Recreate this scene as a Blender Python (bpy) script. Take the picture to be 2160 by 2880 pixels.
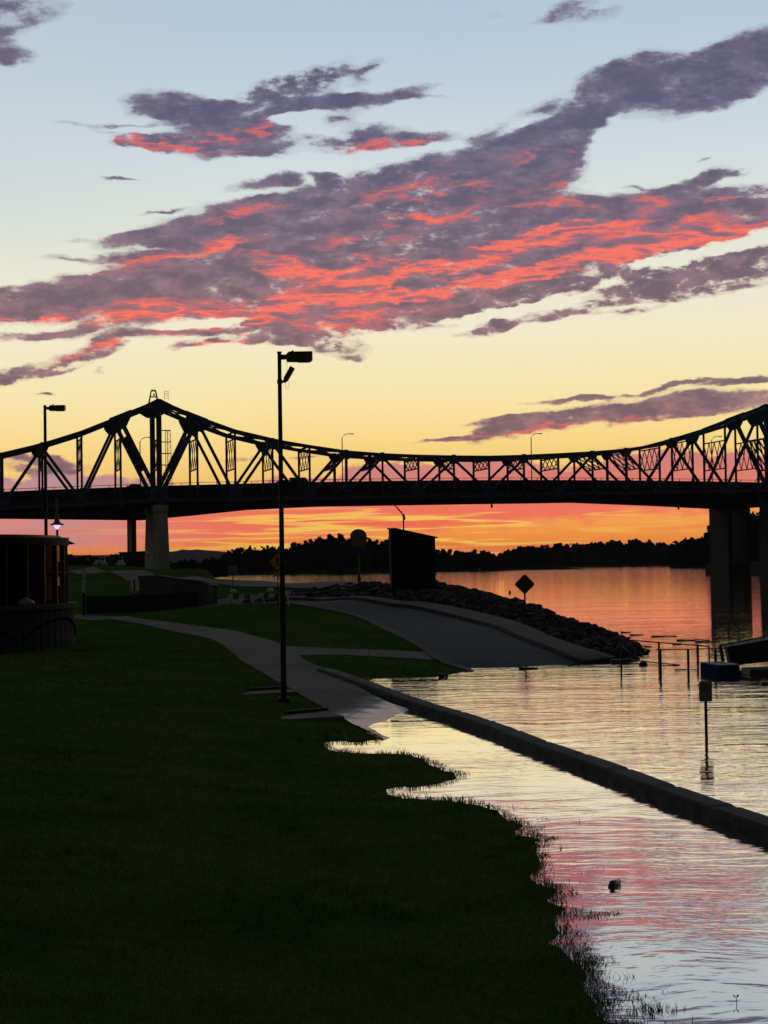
import bpy, bmesh, math, random
import numpy as np
from mathutils import Vector, Matrix, noise as mnoise
random.seed(7); rng = np.random.default_rng(7)
sc = bpy.context.scene
for o in list(bpy.data.objects): bpy.data.objects.remove(o)
col = sc.collection
R = math.radians

# ------------------------------------------------------------------ camera
F_PX, EYE, PITCH, ROLL = 5000.0, 3.4, math.atan(148/5000.0), math.atan(.0145)
Fw = Vector((0, math.cos(PITCH), math.sin(PITCH))); R0 = Vector((1, 0, 0)); U0 = Vector((0, -math.sin(PITCH), math.cos(PITCH)))
Rt = R0*math.cos(ROLL) - U0*math.sin(ROLL); Up = R0*math.sin(ROLL) + U0*math.cos(ROLL)
cam_d = bpy.data.cameras.new('camera'); cam = bpy.data.objects.new('camera', cam_d); col.objects.link(cam)
cam_d.sensor_fit = 'VERTICAL'; cam_d.sensor_height = 36; cam_d.sensor_width = 27; cam_d.lens = F_PX/2880*36
cam_d.clip_start = .1; cam_d.clip_end = 20000
M = Matrix((Rt, Up, -Fw)).transposed().to_4x4(); M.translation = (0, 0, EYE); cam.matrix_world = M
sc.camera = cam
def ray(px, py):
    return (Fw + Rt*((px-1080)/F_PX) + Up*((1440-py)/F_PX))
def at(px, py, d):           # point seen at pixel, at depth Y = d
    r = ray(px, py); return Vector((0, 0, EYE)) + r*(d/r.y)
def gz(px, py, z):           # point seen at pixel on plane z
    r = ray(px, py); return Vector((0, 0, EYE)) + r*((z-EYE)/r.z)
def azel(px, py):
    r = ray(px, py).normalized(); return math.atan2(r.x, r.y)*5, math.asin(r.z)*5   # unit = 1000 px

# ------------------------------------------------------------------ render settings
sc.render.engine = 'CYCLES'
sc.view_settings.view_transform = 'Standard'; sc.view_settings.look = 'None'; sc.view_settings.exposure = 0; sc.view_settings.gamma = 1
sc.cycles.max_bounces = 4; sc.cycles.diffuse_bounces = 2; sc.cycles.glossy_bounces = 3; sc.cycles.transmission_bounces = 4; sc.cycles.transparent_max_bounces = 8
sc.cycles.caustics_reflective = False; sc.cycles.caustics_refractive = False; sc.cycles.use_denoising = True; sc.cycles.denoiser = 'OPENIMAGEDENOISE'; sc.cycles.denoising_input_passes = 'RGB_ALBEDO_NORMAL'
sc.cycles.sample_clamp_indirect = 4

def lin(c):
    return tuple((x/255/12.92 if x/255 <= .04045 else ((x/255+.055)/1.055)**2.4) for x in c) + (1,)

# ------------------------------------------------------------------ world: dusk sky
W = bpy.data.worlds.new('World'); sc.world = W; W.use_nodes = True
W.cycles.sampling_method = 'MANUAL'; W.cycles.sample_map_resolution = 512
class NT:
    def __init__(s, tree): s.t = tree; s.n = tree.nodes; s.l = tree.links
    def node(s, typ, **kw):
        n = s.n.new(typ)
        for k, v in kw.items(): setattr(n, k, v)
        return n
    def put(s, sock, v):
        if isinstance(v, bpy.types.NodeSocket): s.l.new(v, sock)
        elif v is not None: sock.default_value = v
    def math(s, op, a, b=None, c=None, clamp=False):
        n = s.node('ShaderNodeMath', operation=op, use_clamp=clamp)
        for i, v in enumerate((a, b, c)): s.put(n.inputs[i], v) if v is not None else None
        return n.outputs[0]
    def ss(s, x, a, b):      # smoothstep
        n = s.node('ShaderNodeMapRange', interpolation_type='SMOOTHSTEP')
        s.put(n.inputs['Value'], x); n.inputs['From Min'].default_value = a; n.inputs['From Max'].default_value = b
        return n.outputs[0]
    def noise(s, vec, scale, detail=4, rough=.5, dist=0, col=False, dim='3D', w=0):
        n = s.node('ShaderNodeTexNoise', noise_dimensions=dim)
        s.put(n.inputs['Vector'], vec); n.inputs['Scale'].default_value = scale; n.inputs['Detail'].default_value = detail
        n.inputs['Roughness'].default_value = rough; n.inputs['Distortion'].default_value = dist
        return n.outputs['Color' if col else 0]
    def mapping(s, vec, loc=(0,0,0), rot=(0,0,0), scale=(1,1,1), typ='POINT'):
        n = s.node('ShaderNodeMapping', vector_type=typ); s.put(n.inputs['Vector'], vec)
        n.inputs['Location'].default_value = loc; n.inputs['Rotation'].default_value = rot; n.inputs['Scale'].default_value = scale
        return n.outputs[0]
    def vmath(s, op, a, b=None, scale=None):
        n = s.node('ShaderNodeVectorMath', operation=op); s.put(n.inputs[0], a)
        if b is not None: s.put(n.inputs[1], b)
        if scale is not None: s.put(n.inputs['Scale'], scale)
        return n.outputs[0]
    def mix(s, f, a, b, blend='MIX'):
        n = s.node('ShaderNodeMix', data_type='RGBA', blend_type=blend); s.put(n.inputs[0], f); s.put(n.inputs[6], a); s.put(n.inputs[7], b)
        return n.outputs[2]
    def ramp(s, x, stops, interp='LINEAR'):
        n = s.node('ShaderNodeValToRGB'); n.color_ramp.interpolation = interp; s.put(n.inputs[0], x)
        e = n.color_ramp.elements
        while len(e) < len(stops): e.new(.5)
        for i, (p, c) in enumerate(stops): e[i].position = p; e[i].color = c
        return n.outputs[0]
    def blobs(s, P, lst, init=0.0):
        acc = init
        for (px, py, a, b, ang, w) in lst:
            u, v = azel(px, py)
            m = s.mapping(P, (u, v, 0), (0, 0, R(ang)), (a/1000*1.75, b/1000*1.75, 1), 'TEXTURE')
            g = s.node('ShaderNodeTexGradient', gradient_type='SPHERICAL'); s.put(g.inputs[0], m)
            acc = s.math('MULTIPLY_ADD', g.outputs['Fac'], w, acc)
        return acc

CL = [ # px, py, half length, half thickness, tilt (deg, up to the right), weight
 (10,20,150,38,5,.85),(60,70,110,20,18,.6),(5,118,65,42,-20,.9),(30,150,60,20,8,.45),
 (1590,28,85,16,18,.75),(1640,48,100,14,8,.6),(1390,38,60,14,0,.3),
 (505,305,125,40,-8,1.3),(640,345,160,44,-10,1.1),(560,385,190,30,4,1.1),(400,398,75,18,-6,1.0),(660,418,120,22,3,1.1),(760,430,70,15,5,.7),
 (800,290,130,36,0,1.2),(730,325,60,30,0,.9),(900,300,110,24,4,.8),(1080,268,110,17,10,1.1),(1180,272,80,8,-2,.6),(1000,300,80,14,0,.5),
 (870,215,120,30,14,.62),(770,228,60,12,8,.5),(950,210,50,20,20,.6),(1010,225,40,20,20,.55),(1060,190,50,14,10,.5),(830,248,110,18,0,.5),
 (950,395,130,14,2,.55),(1050,372,95,20,4,.9),(1075,402,140,16,4,1.15),(960,338,60,16,10,.6),(330,340,170,8,-2,.6),(300,360,130,10,-10,.35),
 (2120,170,170,62,22,1.5),(1990,230,170,52,12,1.3),(1860,205,150,40,8,1.1),(1760,215,110,42,25,1.0),(1700,290,110,36,38,1.1),(1820,270,150,16,18,.6),
 (1620,350,110,44,38,1.1),(1540,400,120,52,25,1.15),(1460,440,140,58,15,1.2),(1400,400,60,30,-10,.8),(1530,300,150,26,18,.5),(1440,340,100,14,22,.4),(1600,360,120,30,12,.5),
 (1250,460,110,22,5,.75),(1220,400,80,14,10,.45),(1400,500,180,50,12,1.1),(1200,500,160,40,8,1.0),(1500,510,90,30,10,.7),
 (1100,560,280,60,6,1.25),(1400,580,200,52,10,1.0),(850,600,220,44,8,1.0),(560,625,180,30,10,.95),(420,665,120,16,6,.8),(620,680,240,48,6,1.1),
 (350,720,110,11,2,.8),(380,760,150,12,8,.7),(750,690,240,60,6,1.1),(1050,680,320,60,6,1.2),(1350,680,250,60,8,1.2),(1620,620,220,44,4,1.1),(1500,600,120,30,4,.9),
 (1800,590,180,36,4,1.15),(2010,580,170,36,-2,1.15),(2130,610,120,28,-4,.9),(1940,525,90,24,20,.9),(2000,500,90,10,4,.8),(1790,520,40,8,0,.6),(1860,525,40,8,0,.6),(2140,530,40,12,10,.6),
 (1650,690,260,52,8,1.2),(1850,680,240,30,5,1.0),(2080,640,160,26,2,1.1),
 (1500,760,280,40,9,1.15),(1250,800,300,48,8,1.25),(1000,760,300,64,6,1.2),(700,780,260,64,5,1.25),(420,780,240,44,8,1.1),(200,830,200,34,10,1.15),(30,890,140,22,8,1.1),
 (600,840,260,34,6,1.15),(330,870,200,22,4,.9),(900,840,220,50,10,1.1),(1080,870,260,34,3,1.1),(1300,850,150,20,14,.85),(250,925,170,18,10,.9),(90,945,100,10,4,.6),
 (330,955,110,18,16,1.0),(560,930,120,13,6,1.0),(560,965,90,11,8,.9),(210,1005,70,12,8,1.05),(275,990,40,8,10,.8),(720,950,60,11,12,1.0),(860,930,140,26,4,.9),(930,970,110,18,-6,.7),(790,960,60,10,0,.6),
 (980,998,40,7,0,.6),(1060,930,160,16,0,.6),
 (2100,735,150,46,0,1.15),(1960,785,150,40,4,.95),(1790,780,120,36,0,.85),(1840,815,170,30,4,.85),(1620,800,120,30,6,.7),(1700,850,110,14,12,.9),(1480,830,130,20,6,.85),(1600,810,80,14,0,.7),(1540,885,60,12,0,.95),(1400,910,60,12,10,.7),(1350,930,70,8,8,.8),(1440,900,40,10,0,.6),(1740,880,110,8,4,.6),(1320,880,90,12,6,.7),(1130,920,120,12,2,.6),
 (740,520,100,14,10,.9),(800,510,40,14,0,.8),(920,505,34,14,-10,.95),(730,578,55,12,12,1.05),(360,502,42,5,0,.8),(430,592,50,6,2,.7),(910,545,30,8,0,.7),(160,722,60,12,0,.45),(215,678,30,5,0,.5),
 (30,822,70,12,6,.8),(40,850,70,6,0,.6),(60,1052,90,15,8,1.0),(10,1070,50,12,0,.8),(190,1035,50,5,14,.5),(265,1035,20,10,20,.5),(125,1112,26,4,0,.8),
 (1730,1155,250,26,6,1.35),(1480,1195,130,18,8,1.3),(1420,1180,80,6,2,.9),(1950,1140,200,24,3,1.35),(1600,1118,110,9,6,1.0),(1660,1112,60,8,-4,.8),(1830,1180,130,9,4,.8),(1260,1228,90,6,6,1.0),(1380,1212,80,6,4,.9),(2090,1074,110,8,3,1.25),(1900,1088,90,4,4,.9),(1960,1080,30,5,5,.9),(1780,1105,70,5,4,.7),
 (1990,712,130,13,8,-1.0),(1850,748,80,13,4,-.9),(1700,800,90,12,8,-.8),(1560,838,170,13,12,-.9),(1410,566,60,12,0,-.8),(1230,712,60,18,12,-.7),(868,822,14,12,0,-.9),(1400,872,130,12,10,-.7),(2135,662,60,12,8,-1.0),(1440,356,70,22,20,-.7),(1560,590,90,14,6,-.7),(720,316,70,14,18,-.9),(800,345,80,14,0,-.7),(460,700,90,8,6,-.6),(700,640,70,10,6,-.6),(430,820,120,9,8,-.5),(1690,352,60,14,30,-.7),(2000,800,120,8,4,-.7),(1300,470,50,10,10,-.7),(990,455,60,10,10,-.6),(560,905,120,8,6,-.6),
 (60,1290,90,18,0,.9),(170,1300,60,14,-6,.8),(120,1320,90,8,0,.6),(700,1285,60,8,2,.7),(850,1290,50,7,0,.6),(560,1240,30,10,0,.35),(1980,440,30,5,4,.6),
 ]
CL = [(x, y, a*(.92 if y < 430 and x < 1000 else 1), b*(.8 if y < 430 and x < 1000 else 1), t, w) for x, y, a, b, t, w in CL]
RED = [(400,400,110,18,-4,1.3),(560,388,160,14,6,1.0),(720,360,110,18,14,.8),(1080,408,130,13,4,1.5),(650,432,110,9,2,.7),(860,330,90,14,8,.5),
 (2050,650,220,16,4,1.6),(1850,640,200,17,6,1.2),(1650,640,160,16,12,1.4),(1480,690,200,20,12,1.5),(1250,740,200,18,14,1.4),(1050,770,180,20,4,1.4),(860,760,150,18,-10,1.3),
 (1950,690,200,10,4,1.3),(1750,710,140,14,6,1.0),(1550,760,220,12,8,1.4),(1300,800,220,13,9,1.3),(1100,840,240,15,5,1.5),(860,850,150,20,14,1.5),(700,880,180,16,8,1.4),(520,880,180,16,6,1.2),(330,880,160,16,10,1.1),(120,905,140,10,6,1.1),
 (950,820,120,30,10,1.0),(1180,760,120,14,2,.9),(1000,680,120,14,8,.8),(620,690,110,14,8,1.0),(460,720,160,9,8,1.0),(340,760,90,9,6,1.1),(1200,610,110,11,8,1.0),(1100,540,110,20,16,.8),(1280,520,110,10,6,.8),(1550,430,120,8,2,.8),(1560,575,100,14,0,.9),(660,610,90,13,4,.9),(740,575,60,14,10,.8),(1850,570,60,10,0,.8),(2060,555,50,8,6,1.2),
 (330,965,110,10,16,1.4),(580,962,100,8,10,1.4),(210,1008,70,9,8,1.2),(950,905,140,16,2,.9),(1000,940,120,14,0,.6),(1980,440,40,6,4,1.3),(1600,490,60,8,0,.5),(1600,530,90,10,0,.6),
 (1480,1212,150,7,6,.7),(1700,1190,150,7,6,.55),(1260,1230,90,6,6,.8),(1850,1185,120,6,4,.4),(100,1312,90,12,0,.35),(1050,900,300,20,4,.4),(1400,560,200,20,10,.35),(5,130,70,30,0,.25),(860,1295,300,30,0,.5)]

nt = NT(W.node_tree); nt.n.clear()
out = nt.node('ShaderNodeOutputWorld'); bg = nt.node('ShaderNodeBackground'); nt.l.new(bg.outputs[0], out.inputs[0])
tc = nt.node('ShaderNodeTexCoord'); sep = nt.node('ShaderNodeSeparateXYZ'); nt.l.new(tc.outputs['Generated'], sep.inputs[0])
X_, Y_, Z_ = sep.outputs
az = nt.math('MULTIPLY', nt.math('ARCTAN2', X_, Y_), 5.0); el = nt.math('MULTIPLY', nt.math('ARCSINE', Z_), 5.0)
cmb = nt.node('ShaderNodeCombineXYZ'); nt.put(cmb.inputs[0], az); nt.put(cmb.inputs[1], el)
P0v = cmb.outputs[0]

# node group: thickness of cloud at a place in the sky
G = bpy.data.node_groups.new('cloud_thickness', 'ShaderNodeTree')
G.interface.new_socket('P', in_out='INPUT', socket_type='NodeSocketVector'); G.interface.new_socket('D', in_out='OUTPUT', socket_type='NodeSocketFloat')
g = NT(G); gi = g.node('NodeGroupInput'); go = g.node('NodeGroupOutput')
Pin = gi.outputs[0]
st = g.mapping(Pin, rot=(0, 0, R(-11)), scale=(1, 2.6, 1))         # wind-drawn streaks rising to the right
w1 = g.vmath('SUBTRACT', g.noise(st, 3.2, 3, .55, col=True), (.5, .5, .5))
w2 = g.vmath('SUBTRACT', g.noise(st, 14, 3, .6, col=True), (.5, .5, .5))
Pw = g.vmath('ADD', Pin, g.vmath('MULTIPLY', w1, (.16, .075, 0))); Pw = g.vmath('ADD', Pw, g.vmath('MULTIPLY', w2, (.05, .03, 0)))
flat = g.vmath('MULTIPLY', Pw, (1, 1, 0))
acc = g.blobs(flat, CL)
acc = g.math('POWER', g.math('MINIMUM', g.math('MAXIMUM', acc, 0.0), 1.0), .62)
f1 = g.noise(st, 8.5, 7, .64, .15)
f2 = g.noise(g.mapping(Pin, rot=(0, 0, R(-8)), scale=(1, 1.7, 1)), 24, 5, .62)
rag = g.ss(g.noise(Pin, 1.6, 1, .5), .40, .58)
sy = g.node('ShaderNodeSeparateXYZ'); g.put(sy.inputs[0], Pin); rag = g.math('MULTIPLY', rag, g.math('MULTIPLY_ADD', g.ss(sy.outputs[1], 1.28, 1.08), .8, .2))
rag = g.math('MAXIMUM', rag, g.math('MINIMUM', g.blobs(Pin, [(1850,800,420,70,6,2.6),(1050,950,350,40,2,2.0),(850,220,200,40,14,2.0)]), 1.6))
D_ = g.math('MULTIPLY_ADD', g.math('SUBTRACT', f1, .5), g.math('MULTIPLY_ADD', rag, 1.0, 1.5), g.math('MULTIPLY', acc, .98))
D_ = g.math('MULTIPLY_ADD', g.math('SUBTRACT', f2, .5), g.math('MULTIPLY_ADD', rag, 1.1, .25), D_)
f3 = g.noise(g.mapping(Pin, rot=(0, 0, R(-9)), scale=(1, 1.5, 1)), 62, 3, .6)
D_ = g.math('MULTIPLY_ADD', g.math('SUBTRACT', f3, .5), .34, D_)
D_ = g.math('ADD', D_, g.math('MULTIPLY_ADD', g.ss(acc, .05, .75), 1.1, -1.1))
nt_ = g.math('SUBTRACT', D_, .38); g.l.new(nt_, go.inputs[0])
def dens(P):
    n = nt.node('ShaderNodeGroup'); n.node_tree = G; nt.put(n.inputs[0], P); return n.outputs[0]
D0 = dens(P0v)
alpha = nt.math('MAXIMUM', nt.ss(D0, -.22, .46), nt.math('MULTIPLY', nt.ss(D0, -.75, .10), .30))
redm = nt.blobs(nt.vmath('ADD', P0v, nt.vmath('MULTIPLY', nt.vmath('SUBTRACT', nt.noise(nt.mapping(P0v, rot=(0,0,R(-11)), scale=(1,2.4,1)), 7, 5, .6, col=True), (.5,.5,.5)), (.22, .14, 0))), RED)
fil = nt.noise(nt.mapping(P0v, rot=(0, 0, R(-12)), scale=(.8, 4.2, 1)), 7.0, 5, .58, .2)
ridge = nt.ss(nt.math('ABSOLUTE', nt.math('SUBTRACT', fil, .5)), .13, .0)
red = nt.math('MULTIPLY', nt.math('MINIMUM', redm, .95), nt.math('MULTIPLY_ADD', ridge, .88, .26))
lowk = nt.ss(el, 1.35, .85)
red = nt.math('MULTIPLY', red, nt.math('MULTIPLY_ADD', lowk, .4, .5))
red = nt.math('MAXIMUM', nt.math('MINIMUM', red, 1.0), 0.0)
# clear sky by height
E = lambda v: v/1700.0
elc = nt.math('MULTIPLY_ADD', nt.math('SUBTRACT', nt.noise(P0v, .9, 2, .5), .5), .08, el)
base = nt.ramp(nt.math('DIVIDE', elc, 1.7), [
 (E(0), lin((246,112,72))), (E(60), lin((253,150,66))), (E(120), lin((250,172,84))), (E(230), lin((247,196,108))), (E(340), lin((252,219,138))),
 (E(470), lin((251,231,172))), (E(640), lin((246,235,204))), (E(800), lin((238,234,212))), (E(960), lin((222,228,218))), (E(1120), lin((210,221,224))), (E(1350), lin((190,208,222))), (E(1650), lin((172,194,216)))])
# left side is a little paler and greyer
lft = nt.math('MULTIPLY', nt.ss(az, -.2, -1.3), nt.ss(el, .7, 1.1))
base = nt.mix(nt.math('MULTIPLY', lft, .35), base, lin((196,208,210)))
# low bank of salmon cloud along the horizon
bn = nt.noise(nt.mapping(P0v, rot=(0,0,R(-4)), scale=(1, 2.2, 1)), 8, 7, .6)
bb = nt.noise(nt.mapping(P0v, loc=(3,1,0), scale=(1, 1.2, 1)), 2.2, 3, .5)
top = nt.math('ADD', nt.math('MULTIPLY_ADD', bn, .13, .19), nt.math('MULTIPLY_ADD', bb, .18, -.09))
top = nt.math('MULTIPLY_ADD', nt.ss(az, -.55, .45), .035, top)
bank = nt.ss(nt.math('SUBTRACT', top, el), -.004, .016)
lowedge = nt.math('ADD', nt.math('MULTIPLY_ADD', az, .05, .085), nt.math('MULTIPLY', nt.math('SUBTRACT', bn, .5), .10))
bank = nt.math('MULTIPLY', bank, nt.ss(nt.math('SUBTRACT', el, lowedge), -.012, .03))
bcol_hi = nt.mix(nt.ss(az, -.7, .4), lin((176,140,150)), lin((208,124,122)))
bcol_lo = nt.mix(nt.ss(az, -1.0, -.35), lin((206,142,140)), lin((247,112,90)))
bcol = nt.mix(nt.ss(el, .30, .12), bcol_hi, bcol_lo)
bstr = nt.noise(nt.mapping(P0v, rot=(0,0,R(-7)), scale=(1, 7, 1)), 6, 5, .55)
bcol = nt.mix(nt.math('MULTIPLY', nt.ss(bstr, .52, .68), .5), bcol, lin((250,128,108)))
sky = nt.mix(nt.math('MULTIPLY', bank, .93), base, bcol)
# thin gold-rimmed bars just over the woods
s1 = nt.noise(nt.mapping(P0v, rot=(0,0,R(-5)), scale=(.22, 6, 1)), 4.2, 4, .5, .0)
rim = nt.math('MULTIPLY', nt.ss(nt.math('ABSOLUTE', nt.math('SUBTRACT', s1, .5)), .035, .004), nt.math('MULTIPLY', nt.ss(el, .19, .13), nt.ss(el, .0, .05)))
rim = nt.math('MULTIPLY', rim, nt.ss(nt.math('ABSOLUTE', nt.math('SUBTRACT', az, .02)), 1.0, .2))
sky = nt.mix(nt.math('MULTIPLY', nt.math('MULTIPLY', nt.ss(s1, .5, .62), nt.ss(el, .17, .10)), .6), sky, lin((244,112,70)))
sky = nt.mix(nt.math('MULTIPLY', rim, .9), sky, lin((255,208,92)))
# main clouds
deep = nt.ss(D0, .10, .75)
shade = nt.mix(nt.ss(el, .6, 1.25), lin((148,114,120)), lin((128,122,146)))
shade2 = nt.mix(nt.ss(el, .6, 1.25), lin((112,88,102)), lin((84,81,110)))
cc = nt.mix(deep, shade, shade2)
mott = nt.noise(nt.mapping(P0v, rot=(0,0,R(-11)), scale=(1, 2, 1)), 10, 6, .6)
cc = nt.mix(nt.math('MULTIPLY', nt.ss(mott, .42, .68), nt.math('MULTIPLY_ADD', nt.ss(el, 1.3, .95), .4, .3)), cc, nt.mix(nt.ss(el, .5, 1.25), lin((168,122,128)), lin((126,108,134))))
cc = nt.mix(nt.math('MULTIPLY', nt.ss(red, .0, .42), .8), cc, nt.mix(nt.ss(el, .6, 1.25), lin((176,104,114)), lin((150,100,122))))
cc = nt.mix(nt.ss(red, .24, .74), cc, lin((216,100,98)))
cc = nt.mix(nt.ss(red, .60, 1.1), cc, lin((255,114,94)))
sky = nt.mix(nt.math('MULTIPLY', alpha, .95), sky, cc)
# the rest of the dome: dim twilight from the Nishita model, away from the afterglow
nish = nt.node('ShaderNodeTexSky', sky_type='NISHITA', sun_disc=False, sun_elevation=R(1.0), sun_rotation=R(2), air_density=1.2, dust_density=1.0)
ncol = nt.vmath('SCALE', nish.outputs[0], scale=.125)
front = nt.math('MULTIPLY', nt.ss(nt.math('ABSOLUTE', az), 6.2, 2.4), nt.ss(el, 4.6, 1.75))
sky = nt.mix(front, ncol, sky)
nt.put(bg.inputs[0], sky); bg.inputs[1].default_value = 1.0

sun_d = bpy.data.lights.new('sun', 'SUN'); sun = bpy.data.objects.new('sun', sun_d); col.objects.link(sun)
sun_d.energy = .012; sun_d.angle = R(40); sun_d.color = (1, .62, .38)          # afterglow of a sun already on the horizon
sun.rotation_euler = Vector((math.sin(R(2)), math.cos(R(2)), math.tan(R(1.0)))).to_track_quat('Z', 'Y').to_euler()

# ------------------------------------------------------------------ helpers
class MB:
    def __init__(s): s.v = []; s.f = []; s.mi = []; s.cur = 0
    def add(s, vs, fs):
        b = len(s.v); s.v += [tuple(v) for v in vs]
        for f in fs: s.f.append(tuple(b+i for i in f)); s.mi.append(s.cur)
        return s
    def box(s, c, sz, rz=0, M3=None):
        M3 = M3 or Matrix.Rotation(rz, 3, 'Z'); c = Vector(c); h = [x/2 for x in sz]
        vs = [c + M3 @ Vector((x*h[0], y*h[1], z*h[2])) for x in (-1,1) for y in (-1,1) for z in (-1,1)]
        return s.add(vs, [(0,1,3,2),(4,6,7,5),(0,4,5,1),(2,3,7,6),(0,2,6,4),(1,5,7,3)])
    def beam(s, p, q, w, h, up=(0,0,1), ext=0):      # w across, h along 'up'
        p = Vector(p); q = Vector(q); d = (q-p); L = d.length; d.normalize(); p = p-d*ext; q = q+d*ext
        u = Vector(up); u = (u - d*u.dot(d));
        if u.length < 1e-4: u = Vector((1,0,0)) - d*d.x
        u.normalize(); r = d.cross(u)
        vs = [a + r*(i*w/2) + u*(j*h/2) for a in (p, q) for i, j in ((-1,-1),(1,-1),(1,1),(-1,1))]
        return s.add(vs, [(0,3,2,1),(4,5,6,7),(0,1,5,4),(1,2,6,5),(2,3,7,6),(3,0,4,7)])
    def tube(s, pts, r, n=8, r2=None):
        pts = [Vector(p) for p in pts]; rings = []; m = len(pts)
        for i, p in enumerate(pts):
            d = (pts[min(i+1,m-1)]-pts[max(i-1,0)]).normalized(); a = Vector((0,0,1)) if abs(d.z) < .9 else Vector((1,0,0))
            u = d.cross(a).normalized(); w = d.cross(u); rr = r if r2 is None else r+(r2-r)*i/(m-1)
            rings.append([p + (u*math.cos(t)+w*math.sin(t))*rr for t in [2*math.pi*k/n for k in range(n)]])
        vs = [v for rg in rings for v in rg]; fs = []
        for i in range(m-1):
            for k in range(n): fs.append((i*n+k, i*n+(k+1)%n, (i+1)*n+(k+1)%n, (i+1)*n+k))
        fs.append(tuple(range(n))); fs.append(tuple(range((m-1)*n, m*n))[::-1])
        return s.add(vs, fs)
    def lathe(s, c, prof, n=20):
        c = Vector(c); vs = [c+Vector((r*math.cos(2*math.pi*k/n), r*math.sin(2*math.pi*k/n), z)) for r, z in prof for k in range(n)]
        fs = [(i*n+k, i*n+(k+1)%n, (i+1)*n+(k+1)%n, (i+1)*n+k) for i in range(len(prof)-1) for k in range(n)]
        fs.append(tuple(range(n))[::-1]); fs.append(tuple(range((len(prof)-1)*n, len(prof)*n)))
        return s.add(vs, fs)
    def prism(s, poly, vec):                        # planar polygon of 3D points extruded by vec
        n = len(poly); poly = [Vector(p) for p in poly]; vec = Vector(vec)
        return s.add(poly + [p+vec for p in poly], [tuple(range(n))[::-1], tuple(range(n, 2*n))] + [(i, (i+1)%n, n+(i+1)%n, n+i) for i in range(n)])
    def build(s, name, mat, parent=None, bevel=0, smooth=False):
        me = bpy.data.meshes.new(name)
        org = Vector((0,0,0)) if parent is None else Vector(parent.matrix_basis.translation) if parent.parent is None else Vector((0,0,0))
        if parent is not None:
            p = parent; org = Vector((0,0,0))
            while p is not None: org += p.location; p = p.parent
        me.from_pydata([tuple(Vector(v)-org) for v in s.v], [], s.f)
        mats = mat if isinstance(mat, (list, tuple)) else [mat]
        for m in mats: me.materials.append(m)
        if len(mats) > 1: me.polygons.foreach_set('material_index', s.mi)
        bm = bmesh.new(); bm.from_mesh(me); bmesh.ops.recalc_face_normals(bm, faces=bm.faces)
        if bevel: bmesh.ops.bevel(bm, geom=[e for e in bm.edges if len(e.link_faces) == 2 and e.calc_face_angle(0) > .6], offset=bevel, segments=2, affect='EDGES')
        bm.to_mesh(me); bm.free()
        if smooth: me.polygons.foreach_set('use_smooth', [True]*len(me.polygons))
        o = bpy.data.objects.new(name, me); col.objects.link(o)
        if parent is not None: o.parent = parent
        return o
def tag(o, label=None, cat=None, group=None, kind=None):
    if label: o['label'] = label
    if cat: o['category'] = cat
    if group: o['group'] = group
    if kind: o['kind'] = kind
    return o
def empty(name, loc, label, cat, group=None):
    o = bpy.data.objects.new(name, None); col.objects.link(o); o.location = loc; o.empty_display_size = .2
    return tag(o, label, cat, group)
def copy_tree(o, parent=None):
    c = o.copy(); col.objects.link(c)
    if parent is not None: c.parent = parent
    for ch in [x for x in bpy.data.objects if x.parent is o]: copy_tree(ch, c)
    return c
def text_mesh(body, size, M4, name, mat, parent, extrude=.004, sx=1):
    cu = bpy.data.curves.new('txt', 'FONT'); cu.body = body; cu.size = size; cu.extrude = extrude; cu.align_x = 'CENTER'; cu.align_y = 'CENTER'
    t = bpy.data.objects.new('txt', cu); col.objects.link(t)
    bpy.context.view_layer.update()
    me = bpy.data.meshes.new_from_object(t.evaluated_get(bpy.context.evaluated_depsgraph_get()))
    bpy.data.objects.remove(t); bpy.data.curves.remove(cu)
    me.transform(Matrix.Diagonal((sx, 1, 1, 1))); me.transform(M4); me.materials.clear(); me.materials.append(mat); me.name = name
    o = bpy.data.objects.new(name, me); col.objects.link(o); o.parent = parent
    return o

def mat(name, c, rough=.8, metal=0, var=.0, scale=3, bump=0, bscale=30, c2=None, emit=None, spec=.3, stretch=None):
    m = bpy.data.materials.new(name); m.use_nodes = True; n = NT(m.node_tree); b = m.node_tree.nodes['Principled BSDF']
    b.inputs['Roughness'].default_value = rough; b.inputs['Metallic'].default_value = metal; b.inputs['Specular IOR Level'].default_value = spec
    c = tuple(c)+(1,) if len(c) == 3 else c
    t = n.node('ShaderNodeTexCoord').outputs['Object']
    if stretch: t = n.mapping(t, scale=stretch)
    if var or c2:
        c2 = (tuple(c2)+(1,)) if c2 else tuple(x*(1-var) for x in c[:3])+(1,)
        f = n.ss(n.noise(t, scale, 6, .6), .35, .65); n.put(b.inputs['Base Color'], n.mix(f, c, c2))
    else: b.inputs['Base Color'].default_value = c
    if bump:
        bn = n.node('ShaderNodeBump'); bn.inputs['Strength'].default_value = bump; bn.inputs['Distance'].default_value = .02
        n.put(bn.inputs['Height'], n.noise(t, bscale, 5, .6)); n.l.new(bn.outputs[0], b.inputs['Normal'])
    if emit: b.inputs['Emission Color'].default_value = tuple(emit[:3])+(1,); b.inputs['Emission Strength'].default_value = emit[3]
    return m
m_steel = mat('bridge_blue_paint', (.045,.06,.11), .7, 0, .35, 1.2, spec=.08)
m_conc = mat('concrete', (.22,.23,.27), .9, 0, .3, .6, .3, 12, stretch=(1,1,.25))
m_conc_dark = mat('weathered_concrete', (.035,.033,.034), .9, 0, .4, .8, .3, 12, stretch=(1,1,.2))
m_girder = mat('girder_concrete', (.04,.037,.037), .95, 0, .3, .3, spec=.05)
m_path = mat('path_concrete', (.115,.088,.078), .9, 0, .22, 1.1, .2, 60)
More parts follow.
